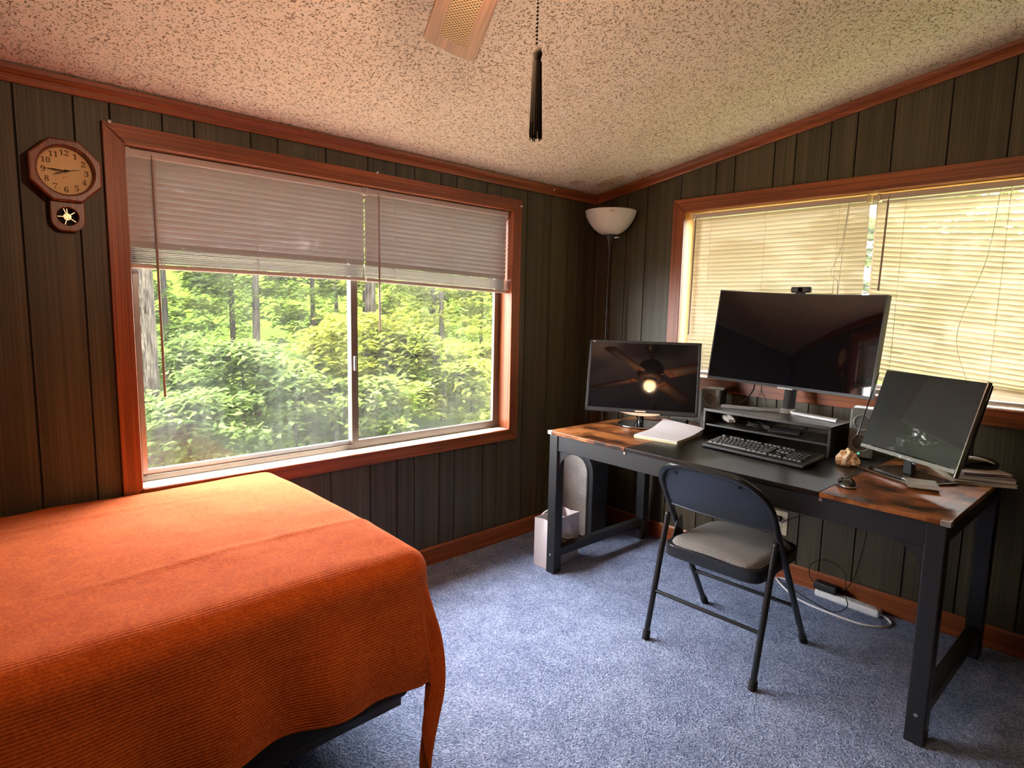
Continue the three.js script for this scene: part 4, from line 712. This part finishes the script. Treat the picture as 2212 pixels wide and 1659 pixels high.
// ------------------------------------------------------------------ folding chair
{
  const c = thing('folding_chair', 'black metal folding chair with grey padded seat at the desk', 'chair', [1.421, 0, 0.8]);
  const paint = std({ color: lin(0.018, 0.02, 0.023), roughness: 0.28 }), rT = 0.0125, hw = 0.226;
  const zy = (y) => (0.553 + y * 0.632) - 0.8;   // the leaning main frame
  const pts = []; const arcN = 12, yTop = 0.775, rr = 0.13;
  for (const y of [0.0, 0.2, 0.42, 0.6, yTop - rr]) pts.push(V3(-hw, y, zy(y)));
  for (let i = 1; i <= arcN; i++) { const a = (i / arcN) * Math.PI / 2, y = yTop - rr + rr * Math.sin(a); pts.push(V3(-hw + rr * (1 - Math.cos(a)), y, zy(y) + 0.02 * Math.sin(a))); }
  const full = [...pts, ...pts.slice().reverse().map((p) => V3(-p.x, p.y, p.z))];
  const path = new THREE.CurvePath(); for (let i = 0; i + 1 < full.length; i++) if (full[i].distanceTo(full[i + 1]) > 1e-5) path.add(new THREE.LineCurve3(full[i], full[i + 1]));
  mesh('main_frame', new THREE.TubeGeometry(new THREE.CatmullRomCurve3(full.filter((p, i) => !i || p.distanceTo(full[i - 1]) > 1e-5), false, 'catmullrom', 0.1), 160, rT, 12), paint, c);
  // backrest plate inside the bow, slightly dished
  { const n = 26, m = 12, pos = [], idx = [], yb = 0.565, half = (y) => { const k = y - (yTop - rr); return (k <= 0 ? hw : hw - rr + Math.sqrt(Math.max(0, rr * rr - k * k))) - 0.008; };
    for (let j = 0; j <= m; j++) for (let i = 0; i <= n; i++) { const u = i / n * 2 - 1, y = lerp(yb + 0.012 * (1 - u * u) * 0, yTop - 0.008, j / m) , x = u * half(y); pos.push(x, y - (j === 0 ? 0.0 : 0), zy(y) + 0.022 * (1 - u * u) * 1 + 0.004); }
    for (let j = 0; j < m; j++) for (let i = 0; i < n; i++) { const a = j * (n + 1) + i; idx.push(a, a + 1, a + n + 1, a + 1, a + n + 2, a + n + 1); }
    const g = new THREE.BufferGeometry(); g.setAttribute('position', new THREE.Float32BufferAttribute(pos, 3)); g.setIndex(idx); g.computeVertexNormals();
    const back = g.clone(), q = back.attributes.position; for (let i = 0; i < q.count; i++) q.setZ(i, q.getZ(i) - 0.004); const ix = back.index.array; for (let i = 0; i < ix.length; i += 3) { const k = ix[i + 1]; ix[i + 1] = ix[i + 2]; ix[i + 2] = k; } back.computeVertexNormals();
    for (const k of [g, back]) k.setAttribute('uv', new THREE.Float32BufferAttribute(new Float32Array(k.attributes.position.count * 2), 2));
    const lip = []; for (let i = 0; i <= 20; i++) { const u = i / 20 * 2 - 1; lip.push([u * (hw - 0.008), yb, zy(yb) + 0.022 * (1 - u * u) + 0.002]); }
    const b = mesh('backrest', merge(g, back, tube(lip, 0.005, 40, 8)), std({ color: lin(0.03, 0.036, 0.05), roughness: 0.36 }), c);
    for (const x of [-0.13, 0.13]) mesh('rivet', T(new THREE.SphereGeometry(0.0055, 10, 8), x, 0.735, zy(0.735) + 0.022 * (1 - Math.pow(x / 0.2, 2)) + 0.004), M.matteBlack, b);
  }
  // rear legs, pivots and stretchers
  const legZ = (y) => lerp(1.035, 0.918, y / 0.515) - 0.8;
  for (const sx of [-1, 1]) {
    const X = sx * (hw + 0.004);
    const l = mesh('rear_leg', rod([X * 1.0, 0.006, legZ(0)], [X * 0.99, 0.515, legZ(0.515)], rT * 0.96, 12), paint, c);
    mesh('end_cap', T(new THREE.SphereGeometry(rT, 12, 10), X * 0.99, 0.515, legZ(0.515)), paint, l);
    mesh('foot_cap', rod([X, 0.0, legZ(0)], [X, 0.035, legZ(0.035)], rT * 1.25, 12), M.matteBlack, l);
    mesh('foot_cap', rod([sx * hw, 0.0, zy(0)], [sx * hw, 0.035, zy(0.035)], rT * 1.25, 12), M.matteBlack, c);
    mesh('hinge_plate', T(extrude(polygon([[-0.012, 0.5], [0.03, 0.48], [0.06, 0.4], [0.02, 0.37], [-0.03, 0.4]]), 0.004).rotateY(-Math.PI / 2), sx * (hw - 0.018) + 0.002, 0, 0.05), paint, c);
  }
  mesh('stretcher', rod([-hw, 0.2, legZ(0.2)], [hw, 0.2, legZ(0.2)], 0.008, 10), paint, c);
  mesh('stretcher', rod([-hw, 0.2, zy(0.2)], [hw, 0.2, zy(0.2)], 0.008, 10), paint, c);
  // seat
  const shp = new THREE.Shape(), a = 0.2, zb = 0.2, zf = -0.215, r1 = 0.06;
  shp.moveTo(-a + r1, zb); shp.lineTo(a - r1, zb); shp.quadraticCurveTo(a, zb, a, zb - r1); shp.lineTo(a * 0.97, zf + 0.08); shp.quadraticCurveTo(a * 0.96, zf, a * 0.96 - 0.09, zf); shp.lineTo(-a * 0.96 + 0.09, zf); shp.quadraticCurveTo(-a * 0.96, zf, -a * 0.97, zf + 0.08); shp.lineTo(-a, zb - r1); shp.quadraticCurveTo(-a, zb, -a + r1, zb); 
  const pan = extrude(shp, 0.042, { bevelEnabled: true, bevelThickness: 0.004, bevelSize: 0.004, bevelSegments: 2, curveSegments: 14 }); pan.rotateX(Math.PI / 2); pan.scale(1, 1, 1);
  mesh('seat_pan', T(pan, 0, 0.417, -0.01), paint, c);
  const N = 128; const weave = (i, x, y) => { const u = (x + y) % 32, v = (x - y + 128) % 32; return (u < 14 ? 1 : 0) ^ (v < 14 ? 1 : 0); }, fz = layered(N, N, [[64, 64, 0.6, 601], [30, 30, 0.4, 602]]);
  const seatMat = std({ map: texture(N, N, (i, x, y) => { const b = weave(i, x, y) ? 172 : 88, k = (fz[i] - 0.5) * 60; return [b + k, b - 4 + k, b - 9 + k]; }, true, 0.038, 0.038), bumpMap: texture(N, N, (i, x, y) => { const b = weave(i, x, y) * 160 + fz[i] * 90; return [b, b, b]; }, false, 0.038, 0.038), bumpScale: 0.0015, roughness: 0.95 });
  // padded top: domed grid clipped to the seat outline
  { const pos = [], idx = [], n = 30, hwAt = (t) => { const z = lerp(zb - 0.006, zf + 0.006, t); let w = lerp(a, a * 0.96, t) - 0.008; const eb = (zb - 0.006 - z) / r1, ef = (z - zf - 0.006) / 0.085; if (eb < 1) w -= r1 * 0.75 * Math.pow(1 - eb, 2); if (ef < 1) w -= 0.085 * 0.85 * Math.pow(1 - ef, 2); return [w, z]; };
    for (let j = 0; j <= n; j++) { const t = j / n, [w, z] = hwAt(t); for (let i = 0; i <= n; i++) { const u = i / n * 2 - 1, e = Math.min(1, (1 - Math.abs(u)) * 6) , f = Math.min(1, Math.min(t, 1 - t) * 9); pos.push(u * w, 0.418 + 0.02 * Math.sqrt(Math.max(0, Math.min(e * (2 - e), f * (2 - f)))) + 0.006 * (1 - u * u), z - 0.01); } }
    for (let j = 0; j < n; j++) for (let i = 0; i < n; i++) { const k = j * (n + 1) + i; idx.push(k, k + 1, k + n + 1, k + 1, k + n + 2, k + n + 1); }
    const g = new THREE.BufferGeometry(); g.setAttribute('position', new THREE.Float32BufferAttribute(pos, 3)); g.setIndex(idx); g.computeVertexNormals();
    g.setAttribute('uv', new THREE.Float32BufferAttribute(pos.flatMap((_, i) => i % 3 === 0 ? [pos[i], pos[i + 2]] : []), 2));
    mesh('seat_pad', g, seatMat, c, 'grey woven padded seat'); }
}

// ------------------------------------------------------------------ floor lamp in the corner
{
  const l = thing('floor_lamp', 'torchiere floor lamp with white bowl shade and thin dark pole', 'lamp', [0.225, 0, 0.145]);
  const dk = std({ color: lin(0.035, 0.028, 0.022), roughness: 0.3, metalness: 0.4 });
  mesh('base', lathe([[0.001, 0.0], [0.115, 0.0], [0.115, 0.012], [0.1, 0.022], [0.02, 0.035], [0.011, 0.06]], 40), dk, l);
  mesh('pole', rod([0, 0.03, 0], [0, 1.7, 0], 0.0065, 14), dk, l);
  mesh('socket_cup', lathe([[0.009, 1.69], [0.011, 1.73], [0.022, 1.785], [0.034, 1.803], [0.04, 1.808], [0.001, 1.81]], 28), dk, l);
  mesh('switch_knob', T(cyl(0.004, 0.004, 0.03, 10), 0.05, 1.79, 0.0, 0, 0, Math.PI / 2), M.white, l);
  const out = [[0.045, 1.81], [0.072, 1.823], [0.1, 1.845], [0.126, 1.878], [0.143, 1.91], [0.152, 1.945]], inn = out.slice().reverse().map(([r, y]) => [r - 0.004, y + (y > 1.94 ? 0 : 0.004)]);
  const shade = mesh('lamp_shade', lathe([[0.001, 1.81], ...out, ...inn, [0.001, 1.815]], 56), phys({ color: lin(0.78, 0.72, 0.66), roughness: 0.5, transmission: 0.12, thickness: 0 }), l, 'white frosted bowl shade');
  const st = canvasTexture(128, 64, (k, w, h) => { k.fillStyle = '#d9cabb'; k.fillRect(0, 0, w, h); k.fillStyle = '#8d8074'; for (const [y, xs] of [[8, [10, 40, 70]], [22, [16, 50, 84]], [38, [14, 44, 74]], [48, [12, 30]]]) for (const x of xs) k.fillRect(x, y, 26, 6); });
  const sg = new THREE.CylinderGeometry(0.1515, 0.1405, 0.026, 10, 1, true, 0.62, 0.2); mesh('sticker', T(sg, 0, 1.922, 0), std({ map: st, roughness: 0.8, side: THREE.DoubleSide }), shade, 'small faded printed sticker');
}

// ------------------------------------------------------------------ floor things under the desk
{
  const s = thing('suitcase', 'grey-fronted upright case with rounded top behind the desk leg', 'suitcase', [0.235, 0, 0.335], 0);
  const shp = new THREE.Shape(); shp.moveTo(-0.11, 0.02); shp.lineTo(0.115, 0.02); shp.lineTo(0.115, 0.4); shp.quadraticCurveTo(0.115, 0.5, 0.02, 0.51); shp.lineTo(-0.11, 0.51); shp.closePath();
  mesh('body', T(extrude(shp, 0.13, { bevelEnabled: true, bevelThickness: 0.008, bevelSize: 0.008, bevelSegments: 2 }), 0, 0.0, -0.09), std({ color: lin(0.03, 0.035, 0.042), roughness: 0.55 }), s);
  const N = 128, q = layered(N, N, [[5, 5, 0.6, 701], [40, 40, 0.4, 702]]), f = new THREE.Shape(); f.moveTo(-0.1, 0.03); f.lineTo(0.085, 0.03); f.lineTo(0.085, 0.4); f.quadraticCurveTo(0.085, 0.48, 0.0, 0.495); f.lineTo(-0.1, 0.495); f.closePath();
  mesh('front_shell', metric(T(extrude(f, 0.008, { bevelEnabled: true, bevelThickness: 0.005, bevelSize: 0.005, bevelSegments: 2 }), 0, 0, 0.05)), std({ map: texture(N, N, (i) => mix3([150, 146, 140], [188, 184, 178], q[i]), true, 0.3, 0.3), roughness: 0.6 }), s, 'light grey front shell');
  for (const x of [-0.08, 0.09]) mesh('wheel', T(cyl(0.02, 0.02, 0.02, 16), x, 0.02, -0.02, 0, 0, Math.PI / 2), M.matteBlack, s);
}
{
  const b = thing('paper_bag', 'white paper gift bag with rope handle beside the desk leg', 'bag', [0.407, 0, 0.735], 3 * R);
  const W = 0.053, D = 0.125, H = 0.262, t = 0.0015, pap = std({ color: lin(0.74, 0.68, 0.69), roughness: 0.6, side: THREE.DoubleSide });
  const fold = (x) => { const s = polygon([[-D, 0], [D, 0], [D, H], [0, H], [-D, H]]); return T(extrude(s, t).rotateY(Math.PI / 2), x, 0, 0); };
  mesh('side', fold(-W), pap, b); mesh('side', fold(W - t), pap, b);
  for (const z of [-D, D]) { const g = new THREE.PlaneGeometry(2 * W, H, 6, 8), p = g.attributes.position; for (let i = 0; i < p.count; i++) { const f = 1 - Math.abs(p.getX(i)) / W; p.setZ(i, -Math.sign(z) * 0.02 * f * clamp01((p.getY(i) + H / 2 - 0.05) / H)); } g.computeVertexNormals(); mesh('gusset', T(g, 0, H / 2, z), pap, b); }
  mesh('bottom', box(-W, W, 0, 0.002, -D, D), pap, b);
  const rope = std({ color: lin(0.75, 0.7, 0.7), roughness: 0.9 });
  mesh('handle', tube([[W + 0.001, 0.215, 0.06], [W + 0.006, 0.17, 0.045], [W + 0.009, 0.145, 0.0], [W + 0.011, 0.136, -0.04], [W + 0.011, 0.145, -0.06], [W + 0.008, 0.165, -0.045], [W + 0.001, 0.215, -0.04]], 0.004, 50, 8), rope, b);
  mesh('handle', tube([[-W, 0.215, 0.06], [-W - 0.02, 0.25, 0.04], [-W - 0.01, 0.27, 0.0], [-W - 0.02, 0.25, -0.04], [-W, 0.215, -0.06]], 0.004, 40, 8), rope, b);
  mesh('tissue', (() => { const g = new THREE.PlaneGeometry(0.085, 0.2, 8, 10), p = g.attributes.position; for (let i = 0; i < p.count; i++) p.setZ(i, 0.012 * Math.sin(p.getX(i) * 70) * Math.cos(p.getY(i) * 50)); g.rotateX(-Math.PI / 2); g.computeVertexNormals(); return T(g, 0, 0.225, 0.01); })(), std({ color: lin(0.32, 0.31, 0.32), roughness: 0.9, side: THREE.DoubleSide }), b, 'grey tissue paper');
}
{
  const o = thing('wall_outlet', 'cream double outlet plate on the panelled wall under the desk', 'outlet', [1.29, 0.292, 0]);
  const cream = std({ color: lin(0.72, 0.6, 0.4), roughness: 0.4 });
  mesh('plate', rboxAt(-0.04, 0.04, -0.062, 0.062, 0, 0.006, 0.003, 2), cream, o);
  for (const y of [-0.022, 0.022]) { const p = mesh('socket', T(cyl(0.017, 0.017, 0.004, 24), 0, y, 0.0065, Math.PI / 2), cream, o); mesh('slot', merge(box(-0.008, -0.005, y - 0.005, y + 0.005, 0.008, 0.009), box(0.005, 0.008, y - 0.005, y + 0.005, 0.008, 0.009)), M.matteBlack, p); }
  const pl = thing('plug', 'brown plug with cord in the cream outlet', 'plug', [1.29, 0.318, 0.0105]); mesh('body', rboxAt(-0.016, 0.014, -0.013, 0.013, 0, 0.028, 0.004, 2), std({ color: lin(0.09, 0.06, 0.035), roughness: 0.5 }), pl);
  mesh('cord', tube([[0, -0.01, 0.026], [-0.03, -0.02, 0.034], [-0.06, -0.08, 0.03], [-0.08, -0.2, 0.02], [-0.06, -0.305, 0.03]], 0.003, 30, 6), std({ color: lin(0.06, 0.04, 0.025), roughness: 0.6 }), pl);
}
{
  const p = thing('power_strip', 'white power strip lying along the baseboard under the desk', 'power strip', [1.655, 0, 0.062], -4.5 * R);
  mesh('housing', rboxAt(-0.145, 0.145, 0, 0.036, -0.027, 0.027, 0.012, 3), M.white, p);
  for (let i = 0; i < 5; i++) { const x = -0.075 + i * 0.045; mesh('outlet', rboxAt(x - 0.014, x + 0.014, 0.0355, 0.0375, -0.017, 0.017, 0.001), std({ color: lin(0.6, 0.58, 0.56), roughness: 0.5 }), p); }
  mesh('switch', rboxAt(0.115, 0.132, 0.0355, 0.041, -0.008, 0.008, 0.002), std({ color: lin(0.5, 0.2, 0.12), roughness: 0.5 }), p);
  mesh('cord', tube([[0.14, 0.018, 0.0], [0.175, 0.006, 0.0], [0.2, 0.005, 0.04], [0.18, 0.005, 0.1], [0.11, 0.005, 0.145], [-0.02, 0.005, 0.155], [-0.16, 0.005, 0.14], [-0.26, 0.005, 0.08], [-0.345, 0.005, 0.005], [-0.33, 0.006, -0.02], [-0.28, 0.006, -0.02]], 0.0045, 90, 8), M.white, p, 'white cord looping over the carpet');
  const a = thing('power_adapter', 'black power adapter plugged into the white strip', 'adapter', [1.56, 0.0378, 0.062], -4.5 * R);
  mesh('body', rboxAt(-0.055, 0.05, 0, 0.036, -0.024, 0.024, 0.006, 2), M.black, a); mesh('seam', box(-0.0555, 0.0505, 0.02, 0.0212, -0.0243, 0.0243), std({ color: lin(0.12, 0.12, 0.12), roughness: 0.4 }), a);
  mesh('cable', tube([[0.05, 0.018, 0], [0.075, 0.03, -0.01], [0.065, 0.11, -0.02], [-0.02, 0.14, -0.03], [-0.09, 0.1, -0.02], [-0.09, 0.04, -0.012], [-0.055, 0.018, 0.0]], 0.0022, 50, 6), M.matteBlack, a);
  const c = mesh('loose_cable', tube([[1.655, 0.05, 0.09], [1.68, 0.03, 0.15], [1.64, 0.005, 0.19], [1.56, 0.004, 0.17], [1.46, 0.004, 0.12], [1.36, 0.004, 0.06]], 0.0025, 50, 6), M.matteBlack); tag(c, 'thin black cable lying in front of the power strip', 'cable');
  const d1 = mesh('hanging_cable', tube([[1.7, 0.7, 0.03], [1.66, 0.52, 0.02], [1.52, 0.42, 0.018], [1.36, 0.34, 0.02], [1.31, 0.3, 0.03]], 0.0018, 40, 5), M.matteBlack); tag(d1, 'thin cable swagged across the wall to the outlet', 'cable');
  const d2 = mesh('hanging_cable', tube([[1.705, 0.7, 0.025], [1.7, 0.5, 0.015], [1.69, 0.3, 0.02], [1.66, 0.12, 0.03], [1.62, 0.045, 0.06]], 0.0022, 40, 5), M.matteBlack); tag(d2, 'black cable hanging straight from the desk to the power strip', 'cable');
}

renderer.render(scene, camera);
